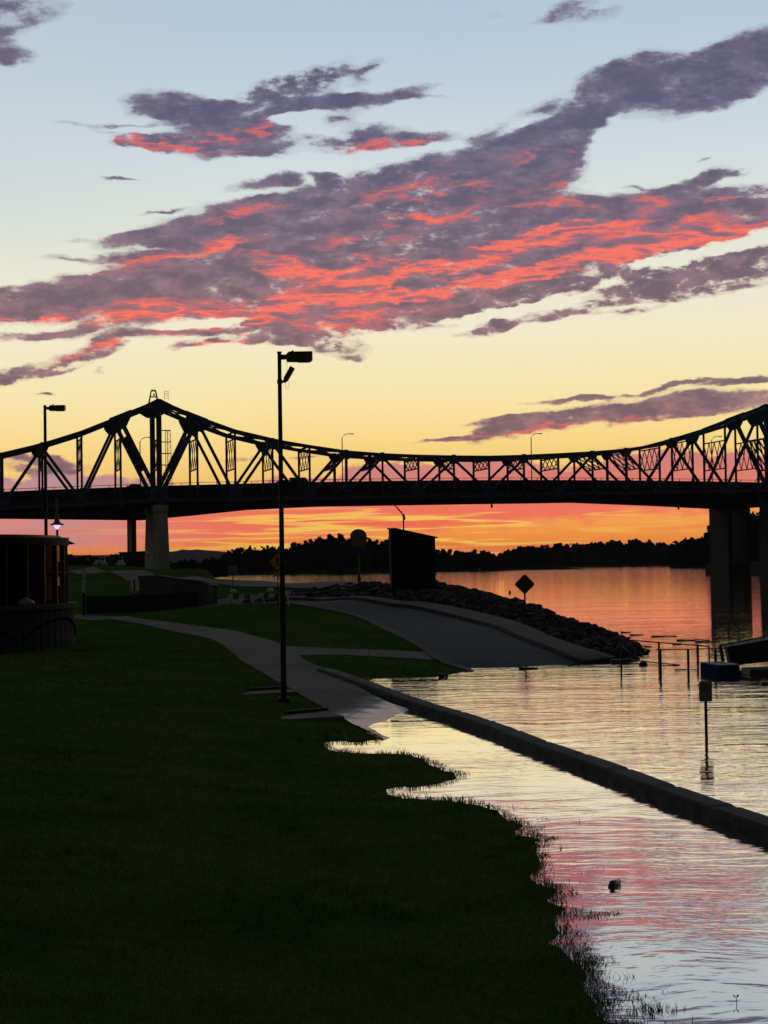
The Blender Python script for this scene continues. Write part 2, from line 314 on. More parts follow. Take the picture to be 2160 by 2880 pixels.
m_kerb = mat('kerb_concrete', (.066,.052,.047), .9, 0, .25, 1.4, .25, 40)
m_road = mat('asphalt', (.030,.0255,.027), .9, 0, .4, .55, .3, 50)
m_black = mat('black_paint', (.012,.012,.014), .4, 0, .2, 6)
m_pole = mat('dark_pole_paint', (.016,.019,.020), .6, 0, .2, 3, spec=.1)
m_galv = mat('galvanised_steel', (.22,.22,.23), .45, .7, .2, 10)
m_rust = mat('rusty_steel', (.055,.03,.022), .6, .5, .4, 8)
m_white = mat('white_sheet', (.34,.355,.39), .5, 0, .12, 6)
m_signback = mat('aluminium_sign_back', (.12,.12,.125), .5, .4, .15, 8)
m_yellow = mat('yellow_sign_sheet', (.30,.14,.012), .5, 0, .1, 10)
m_blue = mat('blue_sign_sheet', (.012,.016,.16), .5, 0, .1, 10)
m_gold = mat('gold_sign_sheet', (.14,.09,.02), .5, 0, .1, 10)
m_ink = mat('sign_ink', (.02,.02,.025), .5)
m_orange = mat('orange_stripe', (.10,.05,.022), .7)
m_wood = mat('wet_wood', (.035,.028,.022), .6, 0, .4, 12, .3, 30, stretch=(1,6,6))
m_float = mat('blue_plastic_float', (.012,.03,.11), .8, 0, .25, 5, spec=.03)
m_floattop = mat('grey_float_deck', (.12,.12,.13), .6, 0, .2, 8)
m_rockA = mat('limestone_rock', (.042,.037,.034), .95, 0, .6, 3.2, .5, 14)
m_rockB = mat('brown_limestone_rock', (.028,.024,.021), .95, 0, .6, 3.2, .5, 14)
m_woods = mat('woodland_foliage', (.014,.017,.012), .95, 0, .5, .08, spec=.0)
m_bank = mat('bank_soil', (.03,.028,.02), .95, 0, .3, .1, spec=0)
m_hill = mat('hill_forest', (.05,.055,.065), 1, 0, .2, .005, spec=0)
m_glassdark = mat('dark_interior', (.010,.009,.009), .9, 0, .3, 2, spec=.0)
m_bronze = mat('bronze_trim', (.006,.005,.004), .6, .0, .2, 4, spec=.05)
m_blade = mat('grass_blades', (.032,.10,.010), .75, 0, 0, .5, c2=(.15,.20,.055), spec=.05)
m_weed = mat('weed_stems', (.03,.04,.015), .7, 0, .3, 8, spec=.1)

def wet(m, gloss, lo=.05, hi=.14):
    n = NT(m.node_tree); b = m.node_tree.nodes['Principled BSDF']; g_ = n.node('ShaderNodeNewGeometry'); s_ = n.node('ShaderNodeSeparateXYZ'); n.l.new(g_.outputs['Position'], s_.inputs[0])
    zz = n.math('ADD', s_.outputs[2], n.math('MULTIPLY_ADD', n.noise(g_.outputs['Position'], 1.2, 3, .5), .10, -.05))
    w_ = n.ss(zz, hi, lo); old = b.inputs['Base Color'].links[0].from_socket
    st = n.ss(n.noise(g_.outputs['Position'], .5, 6, .7), .5, .75)                      # old stains and silt
    c_ = n.mix(n.math('MULTIPLY', st, .45), old, (.03,.027,.024,1)); vor = n.node('ShaderNodeTexVoronoi', feature='DISTANCE_TO_EDGE'); vor.inputs['Scale'].default_value = .35
    n.put(vor.inputs['Vector'], n.vmath('ADD', g_.outputs['Position'], n.vmath('SCALE', n.noise(g_.outputs['Position'], 1.4, 4, .6, col=True), scale=1.1)))
    c_ = n.mix(n.math('MULTIPLY', n.ss(vor.outputs['Distance'], .018, .004), .6), c_, (.012,.011,.011,1))   # fine cracks
    n.put(b.inputs['Base Color'], n.mix(n.math('MULTIPLY', w_, .55), c_, (.012,.011,.010,1))); n.put(b.inputs['Roughness'], n.math('MULTIPLY_ADD', w_, -.7*gloss, .9)); n.put(b.inputs['Specular IOR Level'], n.math('MULTIPLY_ADD', w_, .5*gloss, .15))
for m__, g__ in ((m_path, 1), (m_road, .1), (m_kerb, .1)): wet(m__, g__)
# ------------------------------------------------------------------ terrain
def G0(px, py): p = gz(px, py, 0); return (p.x, p.y)
SHORE = [(12,-500),(12,-40),(8,-5),(5.2,3),(3.2,9)] + [G0(*p) for p in [
 (1757,2879),(1684,2851),(1702,2815),(1647,2773),(1679,2741),(1638,2705),(1590,2672),(1551,2645),(1601,2622),(1570,2590),(1597,2558),(1555,2530),(1579,2503),(1520,2480),(1500,2462),(1528,2448),(1505,2384),(1537,2356),(1450,2345),(1478,2324),(1418,2290),(1380,2268),(1290,2252),(1200,2246),(1150,2246),(1100,2232),(1092,2220),
 (1120,2214),(1170,2216),(1225,2208),(1298,2188),(1285,2172),(1235,2160),(1205,2138),(1165,2122),(1100,2118),(1010,2118),(945,2112),(915,2100),(920,2088),(950,2084),(1000,2092),(1040,2084),(1093,2078),(1060,2072),(1030,2052),(1005,2040),
 (1060,2030),(1105,2005),(1150,1994),(1131,1960),(1060,1928),(1018,1908),(1100,1906),(1180,1905),(1240,1903),(1312,1888),(1295,1876),(1400,1877),(1500,1873),(1600,1866),(1700,1862),(1760,1858),(1782,1846)]] + [
 (9.6,66),(10.3,78),(9.6,90),(8,100),(5.5,112),(1,124),(-6,136),(-12,150),(-20,175),(-27,210),(-33,300),(-36,360),(-43,450),(-70,600),(-200,900),(-1500,2500),(-6000,2500),(-6000,-500)]
SHORE = np.array(SHORE)
def sdist(x, y):
    x = np.asarray(x, float).ravel(); y = np.asarray(y, float).ravel()
    best = np.full(x.shape, 1e9); inside = np.zeros(x.shape, bool)
    n = len(SHORE)
    for i in range(n):
        ax, ay = SHORE[i]; bx, by = SHORE[(i+1)%n]
        dx, dy = bx-ax, by-ay; L = dx*dx+dy*dy
        t = np.clip(((x-ax)*dx+(y-ay)*dy)/L, 0, 1)
        best = np.minimum(best, np.hypot(x-ax-t*dx, y-ay-t*dy))
        c = ((ay > y) != (by > y))
        with np.errstate(divide='ignore', invalid='ignore'): xi = ax + (y-ay)/(by-ay if by != ay else 1e-9)*dx
        inside ^= c & (x < xi)
    return np.where(inside, best, -best)
ctrl = [(0,0,1.9),(0,-20,2.5),(-30,0,2.3),(-30,30,1.2),(-40,60,.8),(-60,90,1.0),(-80,150,3.0),(-120,40,2),(-60,250,3.4),(-44,353,3.2),(-60,353,3.4),(-100,450,3.4),
        (-20,70,.4),(-28,80,.6),(-50,120,1.8)]
for px, py, z in [(0,2880,.8),(540,2880,.58),(1080,2880,.36),(0,2400,.72),(500,2300,.5),(950,2180,.26),(0,2000,.5),(400,2000,.42),(700,2000,.34),(0,1860,.36),(160,1840,.3),
  (560,1812,.5),(434,1775,.62),(300,1745,.76),(220,1740,.82),(798,1962,.30),(900,1882,.25),(1180,1845,.27),(1000,1860,.28),(700,1850,.40),
  (640,1700,1.5),(560,1702,1.52),(900,1697,1.38),(1046,1744,.92),(1168,1716,1.2),(1280,1742,.88),(1390,1771,.66),(1481,1810,.42),(1556,1837,.26),(1224,1845,.24),(1102,1776,.66),
  (640,1740,.95),(400,1715,1.05),(850,1740,.92),(250,1725,1.05),
  (1300,1676,1.65),(1438,1711,1.12),(1484,1732,.9),(1556,1750,.66),(1662,1789,.38),(1734,1822,.18),(1225,1664,1.95),(1105,1650,2.12),(1010,1644,2.28),(850,1650,2.05),
  (700,1668,1.85),(300,1655,2.1),(420,1640,2.2)]:
    p = gz(px, py, z); ctrl.append((p.x, p.y, z))
CREST = [(-28.2,170,3.5),(-20.7,150,3.2),(-13.8,128,2.7),(-8.35,116,2.48),(-3.9,109,2.33),(-1.2,105,2.25)]
ctrl += CREST + [(a-1.2, b_-4.2, c-.42) for a, b_, c in CREST] + [(-45,200,3.5),(-22,158,2.6),(-14,136,2.1),(-7,122,2.0)]
C = np.array(ctrl)
def tps_k(r2): return np.where(r2 > 0, .5*r2*np.log(np.maximum(r2, 1e-12)), 0)
_S = 20.0; A = CT = C[:, :2]/_S; NCTRL = len(A)
K = tps_k(((A[:, None]-A[None])**2).sum(-1)) + np.eye(NCTRL)*.02
Pm = np.hstack([np.ones((NCTRL, 1)), A]); L_ = np.zeros((NCTRL+3, NCTRL+3)); L_[:NCTRL, :NCTRL] = K; L_[:NCTRL, NCTRL:] = Pm; L_[NCTRL:, :NCTRL] = Pm.T
sol = np.linalg.solve(L_, np.concatenate([C[:, 2], [0, 0, 0]]))
def hbase(x, y):
    x = np.asarray(x, float).ravel()/20.0; y = np.asarray(y, float).ravel()/20.0; out = np.zeros(x.shape)
    for s0 in range(0, len(x), 20000):
        s = slice(s0, s0+20000); r2 = (x[s, None]-CT[None, :, 0])**2 + (y[s, None]-CT[None, :, 1])**2
        out[s] = tps_k(r2) @ sol[:NCTRL] + sol[NCTRL] + sol[NCTRL+1]*x[s] + sol[NCTRL+2]*y[s]
    return np.clip(out, .12, 3.8)
def H(x, y):
    x = np.asarray(x, float).ravel(); y = np.asarray(y, float).ravel()
    sd = sdist(x, y); far = np.hypot(x, y) > 420
    zb = np.where(far, 3.0, 1); nf = ~far
    if nf.any(): zb[nf] = hbase(x[nf], y[nf])
    lam = 1.1 + 2.6*np.clip((46-y)/8, 0, 1); land = zb*(1-np.exp(-np.maximum(sd, 0)/lam))
    return np.where(sd > 0, land, -np.minimum(1.2, -sd*.22))
def h1(x, y): return float(H([x], [y])[0])
def hit(px, py, off=0.0, dmax=230):          # where the ray through a pixel first meets the ground
    r = ray(px, py); t = np.arange(8, dmax, .25)
    x = r.x/r.y*t; z = EYE + r.z/r.y*t; h = H(x, t) + off
    k = np.nonzero(z < h)[0]
    if len(k) == 0: return gz(px, py, 0) if r.z < 0 else at(px, py, 150)
    k = k[0]
    if k == 0: tt = t[0]
    else:
        a = z[k-1]-h[k-1]; b = z[k]-h[k]; tt = t[k-1] + .25*a/(a-b)
    return Vector((r.x/r.y*tt, tt, EYE + r.z/r.y*tt))

def grid_axis(stops):
    out = []
    for a, b, st_ in stops: out += list(np.arange(a, b, st_))
    return np.array(out + [stops[-1][1]])
xs = grid_axis([(-8000,-1000,500),(-1000,-200,50),(-200,-60,7),(-60,-26,1.0),(-26,12,.22),(12,40,2),(40,400,20),(400,2000,100),(2000,8000,500)])
ys = grid_axis([(-600,-50,50),(-50,5,3),(5,72,.22),(72,125,.33),(125,180,1.0),(180,500,6),(500,1500,50),(1500,9000,500)])
XX, YY = np.meshgrid(xs, ys); hh = H(XX, YY).reshape(XX.shape)
# small unevenness of the turf
nz = np.zeros(XX.shape)
for i in range(len(ys)):
    if 5 < ys[i] < 125:
        for j in range(len(xs)):
            if -26 < xs[j] < 12: nz[i, j] = mnoise.noise((xs[j]*1.1, ys[i]*1.1, 0))*.6 + mnoise.noise((xs[j]*3.3, ys[i]*3.3, 5))*.4
def fast_mesh(name, V, Fq, material, smooth=True):
    me = bpy.data.meshes.new(name); Fq = np.asarray(Fq, np.int32); k = Fq.shape[1]
    me.vertices.add(len(V)); me.vertices.foreach_set('co', np.asarray(V, np.float32).ravel())
    me.loops.add(Fq.size); me.loops.foreach_set('vertex_index', Fq.ravel())
    me.polygons.add(len(Fq)); me.polygons.foreach_set('loop_start', np.arange(0, Fq.size, k, dtype=np.int32)); me.polygons.foreach_set('loop_total', np.full(len(Fq), k, np.int32))
    if smooth: me.polygons.foreach_set('use_smooth', np.ones(len(Fq), bool))
    me.update(calc_edges=True); me.materials.append(material)
    o = bpy.data.objects.new(name, me); col.objects.link(o); return o
GROUND_NOISE = nz*.02*np.clip(sdist(XX, YY).reshape(XX.shape)/1.5, 0, 1)
V = np.stack([XX, YY, hh + GROUND_NOISE], -1).reshape(-1, 3)
ny, nx = XX.shape; I = np.arange(ny*nx).reshape(ny, nx)
Q = np.stack([I[:-1,:-1], I[:-1,1:], I[1:,1:], I[1:,:-1]], -1).reshape(-1, 4)
m_lawn = bpy.data.materials.new('turf'); m_lawn.use_nodes = True; n = NT(m_lawn.node_tree); b = m_lawn.node_tree.nodes['Principled BSDF']
t = n.node('ShaderNodeTexCoord').outputs['Object']
f1 = n.ss(n.noise(t, .35, 5, .6), .38, .62); f2 = n.ss(n.noise(n.mapping(t, scale=(1, 1, 1)), 5.0, 6, .65), .40, .62); f3 = n.noise(t, 40, 4, .7)
c = n.mix(f1, (.030,.105,.010,1), (.085,.125,.024,1)); c = n.mix(n.math('MULTIPLY', f2, .6), c, (.07,.078,.026,1)); c = n.mix(n.math('MULTIPLY', n.ss(f3,.45,.6), .5), c, (.012,.024,.005,1))
n.put(b.inputs['Base Color'], c); b.inputs['Roughness'].default_value = .95; b.inputs['Specular IOR Level'].default_value = .0
bp = n.node('ShaderNodeBump'); bp.inputs['Strength'].default_value = .9; bp.inputs['Distance'].default_value = .05; n.put(bp.inputs['Height'], n.noise(t, 22, 6, .7)); n.l.new(bp.outputs[0], b.inputs['Normal'])
tag(fast_mesh('ground', V, Q, m_lawn), kind='structure')

def strip(name, near, far, material, off, skirt=.3, sub=5, seam=None, parent=None, pts3=None):
    """a paved band between two edge lines, laid on the ground"""
    if pts3 is None: a = [hit(*p) for p in near]; bb = [hit(*p) for p in far]
    else: a, bb = pts3
    def dens_(l, k=6):
        out = []
        for i in range(len(l)-1):
            p0, p1, p2, p3 = l[max(i-1,0)], l[i], l[i+1], l[min(i+2,len(l)-1)]
            for j in range(k):
                t = j/k; out.append(.5*((2*p1)+(p2-p0)*t+(2*p0-5*p1+4*p2-p3)*t*t+(3*p1-p0-3*p2+p3)*t**3))
        return out + [l[-1]]
    a, bb = dens_(a), dens_(bb); W_ = sub+1; vs = []
    for p, q in zip(a, bb):
        for k in range(W_): vs.append(p.lerp(q, k/sub))
    hz = H([v.x for v in vs], [v.y for v in vs]) + off
    N = len(a); V = [(v.x, v.y, z) for v, z in zip(vs, hz)]
    Fs = [(i*W_+k, i*W_+k+1, (i+1)*W_+k+1, (i+1)*W_+k) for i in range(N-1) for k in range(sub)]
    bnd = [i*W_ for i in range(N)] + [(N-1)*W_+k for k in range(1, W_)] + [i*W_+sub for i in range(N-2, -1, -1)] + [k for k in range(sub-1, 0, -1)]
    b0 = len(V); V += [(V[i][0], V[i][1], V[i][2]-skirt) for i in bnd]; m_ = len(bnd)
    Fs += [(bnd[i], bnd[(i+1)%m_], b0+(i+1)%m_, b0+i) for i in range(m_)]
    mb = MB(); mb.add(V, Fs)
    if seam:
        run_ = 0; mb.cur = 1; mb.mi = [0]*len(mb.f)
        mb2V = []; k0 = len(mb.f)
        for i in range(1, N-1):
            run_ += (a[i]-a[i-1]).length
            if run_ > seam:
                run_ = 0; d_ = ((a[min(i+1,N-1)]-a[i]) + (bb[min(i+1,N-1)]-bb[i]))*.5; d_.z = 0; d_ = d_.normalized()*.022; up = Vector((0,0,.004))
                row = [Vector(V[i*W_+k]) for k in range(W_)]
                mb.add([p-d_+up for p in row]+[p+d_+up for p in row], [(k, k+1, W_+k+1, W_+k) for k in range(W_-1)])
        mb.mi = [0]*k0 + [1]*(len(mb.f)-k0)
        return mb.build(name, [material, m_joint], parent)
    return mb.build(name, material, parent)
POLYS = []
m_joint = mat('dark_joint', (.02,.018,.017), .95)  # dark colour of the thin joint lines across the paving
def spoly(near, far): POLYS.append([(hit(*p).x, hit(*p).y) for p in near] + [(hit(*p).x, hit(*p).y) for p in far[::-1]])

PN = [(150,1744),(215,1742),(304,1743),(347,1748),(434,1765),(560,1791),(616,1809),(655,1839),(681,1861),(734,1891),(786,1922),(838,1952),(929,2004),(1006,2046),(1100,2110)]
PF = [(180,1731),(243,1731),(330,1736),(390,1741),(521,1757),(647,1774),(734,1796),(786,1811),(815,1828),(864,1862),(905,1880),(951,1905),(1037,1950),(1120,1988),(1260,2050)]
tag(strip('path', PN, PF, m_path, .035, sub=7, seam=2.4), kind='structure'); spoly(PN, PF)
CN = [(836,1845),(951,1844),(1081,1850),(1219,1858)]; CF = [(806,1820),(951,1826),(1080,1830),(1200,1836)]
tag(strip('footpath', CN, CF, m_path, .03, sub=3, seam=2.4), kind='structure'); spoly(CN, CF)
RN = [(560,1703),(640,1701),(720,1699),(838,1697),(985,1724),(1046,1744),(1102,1770),(1168,1809),(1224,1839),(1280,1865),(1322,1884),(1390,1915)]
RF = [(600,1690),(700,1677),(790,1681),(880,1692),(1081,1704),(1168,1716),(1280,1742),(1390,1771),(1481,1810),(1556,1837),(1600,1859),(1680,1890)]
tag(strip('road', RN, RF, m_road, .03, sub=8), kind='structure'); spoly(RN, RF)
KN = [(780,1700),(807,1700),(951,1724),(1011,1740),(1081,1774),(1137,1800),(1189,1831),(1224,1857),(1290,1882),(1330,1900)]; KF = [(790,1698),(838,1697),(985,1724),(1046,1744),(1112,1775),(1168,1809),(1224,1839),(1262,1857),(1322,1884),(1370,1905)]
tag(strip('kerb', KN, KF, m_kerb, .06, sub=3, seam=3), kind='structure'); spoly(KN, KF)
SN = [(803,1688),(880,1691),(1081,1702),(1168,1713),(1280,1738),(1390,1767),(1481,1806),(1556,1834),(1600,1855),(1640,1872)]; SF = [(807,1684),(900,1686),(1102,1694),(1190,1701),(1300,1720),(1436,1753),(1520,1786),(1601,1819),(1668,1840),(1735,1862)]
tag(strip('pavement', SN, SF, m_kerb, .16, skirt=.4, sub=4, seam=4), kind='structure'); spoly(SN, SF)
cr = [Vector(c) for c in CREST]
tag(strip('levee_path', None, None, m_path, .13, sub=3, pts3=([c+Vector((-1.2,-4.2,0)) for c in cr], [c+Vector((.3,.6,0)) for c in cr])), kind='structure')

# ------------------------------------------------------------------ water
m_water = bpy.data.materials.new('flood_water'); m_water.use_nodes = True; n = NT(m_water.node_tree); n.n.clear()
mo = n.node('ShaderNodeOutputMaterial'); gl = n.node('ShaderNodeBsdfGlossy'); df = n.node('ShaderNodeBsdfDiffuse'); mx = n.node('ShaderNodeMixShader')
gl.inputs['Roughness'].default_value = .035; gl.inputs['Color'].default_value = (.99,.98,.97,1); df.inputs['Color'].default_value = (.03,.028,.022,1)
t = n.node('ShaderNodeTexCoord').outputs['Object']; sp = n.node('ShaderNodeSeparateXYZ'); n.put(sp.inputs[0], t)
wv = n.vmath('ADD', t, n.vmath('MULTIPLY', n.vmath('SUBTRACT', n.noise(t, .35, 2, .5, col=True), (.5,.5,.5)), (1.6, 1.6, 0)))
rA = n.noise(n.mapping(wv, rot=(0,0,R(12)), scale=(.55, 1.5, 1)), 4.2, 3, .5)       # small wind ripples, crests across the view
rB = n.noise(n.mapping(wv, rot=(0,0,R(-18)), scale=(.5, 1.25, 1)), 1.5, 3, .5)
rC = n.noise(n.mapping(wv, rot=(0,0,R(4)), scale=(.4, 1.2, 1)), .33, 2, .5)
hgt = n.math('ADD', n.math('MULTIPLY', rA, .009), n.math('ADD', n.math('MULTIPLY', rB, .036), n.math('MULTIPLY', rC, .05)))
gust = n.ss(n.noise(n.mapping(t, scale=(.5, 1, 1)), .16, 3, .55), .34, .62)          # calm and ruffled patches
bp = n.node('ShaderNodeBump'); bp.inputs['Distance'].default_value = 1.0; n.put(bp.inputs['Height'], hgt)
side = n.ss(n.math('ADD', sp.outputs[0], n.math('MULTIPLY_ADD', sp.outputs[1], .194, -8.6)), -.2, 1.6)   # open water beyond the low wall
stg = n.math('ADD', n.math('ADD', n.math('MULTIPLY_ADD', gust, .24, .10), n.math('MULTIPLY', side, .34)), 0.0)
farw = n.ss(sp.outputs[1], 56, 78)
stg = n.math('ADD', n.math('MULTIPLY', stg, n.math('SUBTRACT', 1.0, farw)), n.math('MULTIPLY', n.math('ADD', n.math('MULTIPLY_ADD', gust, .10, .17), n.math('MULTIPLY', n.ss(sp.outputs[1], 180, 700), .35)), farw))
n.put(bp.inputs['Strength'], stg)
n.l.new(bp.outputs[0], gl.inputs['Normal'])
fr = n.node('ShaderNodeFresnel'); fr.inputs['IOR'].default_value = 1.33; n.l.new(bp.outputs[0], fr.inputs['Normal'])
n.put(mx.inputs[0], n.math('MAXIMUM', n.math('MINIMUM', n.math('MULTIPLY_ADD', fr.outputs[0], .95, .42), 1.0), .0)); n.l.new(df.outputs[0], mx.inputs[1]); n.l.new(gl.outputs[0], mx.inputs[2]); n.l.new(mx.outputs[0], mo.inputs[0])
mb = MB(); mb.add([(-9000,-600,0),(9000,-600,0),(9000,9000,0),(-9000,9000,0)], [(0,1,2,3)])
tag(mb.build('water', m_water), kind='structure')

# ------------------------------------------------------------------ truss bridge
TH = math.asin(.2446); DS = Vector((math.cos(TH), math.sin(TH), 0)); DN = Vector((-math.sin(TH), math.cos(TH), 0)); B0 = Vector((-44.5, 352.7, 0)); PL = 7.62; TW = 11.0
def bp_(i, nn=0, z=0): return B0 + DS*(i*PL) + DN*nn + Vector((0, 0, z))
ZT = {-4:22.8,-3:24.66,-2:27.1,-1:30.2,0:33.3,1:30.1,2:27.4,3:25.65,4:24.4,5:23.3,6:22.75,7:22.45,8:22.3,9:22.25,10:22.45,11:22.8,12:23.2,13:23.8,14:24.9,15:26.8,16:29.0,17:31.7,18:34.4,19:31.3,20:28.6,21:26.4,22:24.8,-5:21.6,-6:21.2,-7:21.0,-8:21.0}
def zt(i): return ZT[i]+3.4-.25
def zb(i): return 3.4 + (13.4+.33*i if i < 0 else 13.4+.085*i)
I0, I1 = -8, 22
top_is_joint = lambda i: (i in (6, 8, 10, 12)) or (i % 2 == 1 and not 5 < i < 13)
B = empty('truss_bridge', bp_(0, 0, 0), 'long blue steel through-truss bridge with peaked towers crossing the river', 'bridge')
for nn in (0, TW):
    tc_ = MB(); bc_ = MB()
    for i in range(I0, I1):
        tc_.beam(bp_(i, nn, zt(i)), bp_(i+1, nn, zt(i+1)), .62, .68 if abs(i-.5) > 2 and abs(i-17.5) > 2 else .85, ext=.12)
        bc_.beam(bp_(i, nn, zb(i)), bp_(i+1, nn, zb(i+1)), .6, .8, ext=.1)
    tc_.build('top_chord', m_steel, B); bc_.build('bottom_chord', m_steel, B)
    for i in range(I0, I1+1):
        vw = 1.0 if i in (0, 18) else (.52 if i in (5, 13) else .4)
        v = MB(); v.beam(bp_(i, nn, zb(i)+.38), bp_(i, nn, zt(i)-.3), vw*.8, vw, up=DS)
        v.box(bp_(i, nn, 3.4+15.9+.1*i*.8), (vw+.28, .5, .35), TH); v.build('vertical_post', m_steel, B)
        tj = top_is_joint(i); gp = MB()
        if i in (0, 18):
            s_ = 2.0; z = zt(i)
            pl = [bp_(i, nn, z+.55)+DS*a+Vector((0,0,bz)) for a, bz in ((-.3,.0),(-2.6,-1.15),(-2.7,-1.9),(-1.1,-2.9),(1.1,-2.9),(2.7,-1.9),(2.6,-1.15),(.3,0))]
            gp.prism([p-DN*.34 for p in pl], DN*.68); gp.build('gusset_plate', m_steel, B); gp = MB()
            pl = [bp_(i, nn, zb(i))+DS*a+Vector((0,0,bz)) for a, bz in ((-1.9,-.5),(1.9,-.5),(1.9,1.0),(1.1,2.9),(-1.1,2.9),(-1.9,1.0))]
            gp.prism([p-DN*.33 for p in pl], DN*.66); gp.build('gusset_plate', m_steel, B)
        elif tj:
            k = 1.45 if abs(i) == 1 or i in (17, 19) else 1.0; k *= .8 if 4 < i < 14 else 1
            sl = (zt(min(i+1,I1))-zt(max(i-1,I0)))/(2*PL)
            pl = [bp_(i, nn, zt(i))+DS*a*k+Vector((0,0,bz*k+sl*a*k)) for a, bz in ((-1.5,.42),(1.5,.42),(1.5,-.5),(.75,-1.75),(-.75,-1.75),(-1.5,-.5))]
            gp.prism([p-DN*.36 for p in pl], DN*.72); gp.box(bp_(i, nn, zt(i)+.28), (.7,.76,.42), TH); gp.build('gusset_plate', m_steel, B)
        else:
            pl = [bp_(i, nn, zb(i))+DS*a+Vector((0,0,bz)) for a, bz in ((-1.3,-.5),(1.3,-.5),(1.3,.6),(.65,1.7),(-.65,1.7),(-1.3,.6))]
            gp.prism([p-DN*.335 for p in pl], DN*.67); gp.build('gusset_plate', m_steel, B)
    for i in range(I0, I1):
        a, b_ = (i, i+1)
        ta = top_is_joint(a); tb = top_is_joint(b_)
        if a == 5: up_, lo_ = 6, 5
        elif a == 4: up_, lo_ = 5, 4
        elif a == 12: up_, lo_ = 12, 13
        elif a == 13: up_, lo_ = 13, 14
        elif ta: up_, lo_ = a, b_
        else: up_, lo_ = b_, a
        w_ = .85 if 0 in (up_, lo_) or 18 in (up_, lo_) else .55
        if 4 < a < 14: w_ = .45
        d = MB(); d.beam(bp_(lo_, nn, zb(lo_)+.5), bp_(up_, nn, zt(up_)-.5), .5, w_, up=DS); d.build('diagonal_brace', m_steel, B)
# sway frames between the two trusses (lattice crosses) and lateral bracing
def lattice(mb, c0, c1, zlo, zhi, tilt=Vector((0,0,0)), cells=4):
    L0 = c0 + Vector((0,0,zlo)) - tilt; L1 = c1 + Vector((0,0,zlo)) - tilt; H0 = c0 + Vector((0,0,zhi)); H1 = c1 + Vector((0,0,zhi))
    mb.beam(L0, L1, .22, .26); mb.beam(H0, H1, .22, .26)
    for k in range(cells):
        u0, u1 = k/cells, (k+1)/cells
        mb.beam(L0.lerp(L1, u0), H0.lerp(H1, u1), .10, .24); mb.beam(H0.lerp(H1, u0), L0.lerp(L1, u1), .10, .24)
for i in range(I0, I1+1):
    clr = 3.4 + 19.7; hi = min(zt(i)-.6, 3.4+25.7)
    mb = MB()
    if i in (5, 6, 12, 13):
        lo_ = {5:4, 6:5, 12:13, 13:14}[i]; fr_ = (zt(i)-.5-clr)/(zt(i)-zb(lo_)-1)
        t_ = (bp_(i)-bp_(lo_))*fr_
        lattice(mb, bp_(i, 0), bp_(i, TW), clr, hi, t_)
    elif not (i in (5,6,12,13)): lattice(mb, bp_(i, 0), bp_(i, TW), clr, hi)
    mb.build('sway_frame', m_steel, B)
    mb = MB(); mb.beam(bp_(i, 0, zt(i)), bp_(i, TW, zt(i)), .3, .35); mb.build('top_strut', m_steel, B)
for tw_ in (0, 18):
    for sgn in (-1, 1):
        u, l = tw_+sgn, tw_; mb = MB()
        zlo, zhi = 3.4+19.7, 3.4+26.2
        fa = (zlo-zb(l)-.5)/(zt(u)-zb(l)-1); fb = (zhi-zb(l)-.5)/(zt(u)-zb(l)-1)
        for nn0 in [0]:
            pa0, pa1 = bp_(l+sgn*fa, 0, zlo), bp_(l+sgn*fa, TW, zlo); pb0, pb1 = bp_(l+sgn*fb, 0, zhi), bp_(l+sgn*fb, TW, zhi)
            mb.beam(pa0, pa1, .3, .4); mb.beam(pb0, pb1, .3, .4)
            for k in range(5):
                mb.beam(pa0.lerp(pa1, k/5), pb0.lerp(pb1, (k+1)/5), .12, .34); mb.beam(pb0.lerp(pb1, k/5), pa0.lerp(pa1, (k+1)/5), .12, .34)
        mb.build('portal_frame', m_steel, B)
mb = MB()
for i in range(I0, I1):
    mb.beam(bp_(i, 0, zt(i)), bp_(i+1, TW, zt(i+1)), .18, .28); mb.beam(bp_(i, TW, zt(i)), bp_(i+1, 0, zt(i+1)), .18, .28)
mb.build('top_lateral_bracing', m_steel, B)
mb = MB()
for i in range(I0, I1+1): mb.beam(bp_(i, -.3, zb(i)-.15), bp_(i, TW+.3, zb(i)-.15), .4, 1.5)
for nn in np.linspace(1.3, TW-1.3, 6):
    for i in range(I0, I1): mb.beam(bp_(i, nn, zb(i)+.25), bp_(i+1, nn, zb(i+1)+.25), .25, .7)
mb.build('floor_beams', m_steel, B)
mb = MB()
for i in range(I0, I1): mb.beam(bp_(i, TW/2, zb(i)+.78), bp_(i+1, TW/2, zb(i+1)+.78), TW-1.4, .25)
mb.build('deck', m_girder, B)
mb = MB()
for nn in (.75, TW-.75):
    for i in range(I0, I1):
        for z in (1.3, 1.75): mb.beam(bp_(i, nn, zb(i)+z), bp_(i+1, nn, zb(i+1)+z), .08, .12)
mb.build('guard_rail', m_steel, B)
mb = MB()
for i in range(I0, I1): 
    mb.beam(bp_(i, .3, zb(i)-1.1), bp_(i+1, TW-.3, zb(i+1)-1.1), .2, .2); mb.beam(bp_(i, TW-.3, zb(i)-1.1), bp_(i+1, .3, zb(i+1)-1.1), .2, .2)
mb.build('bottom_lateral_bracing', m_steel, B)
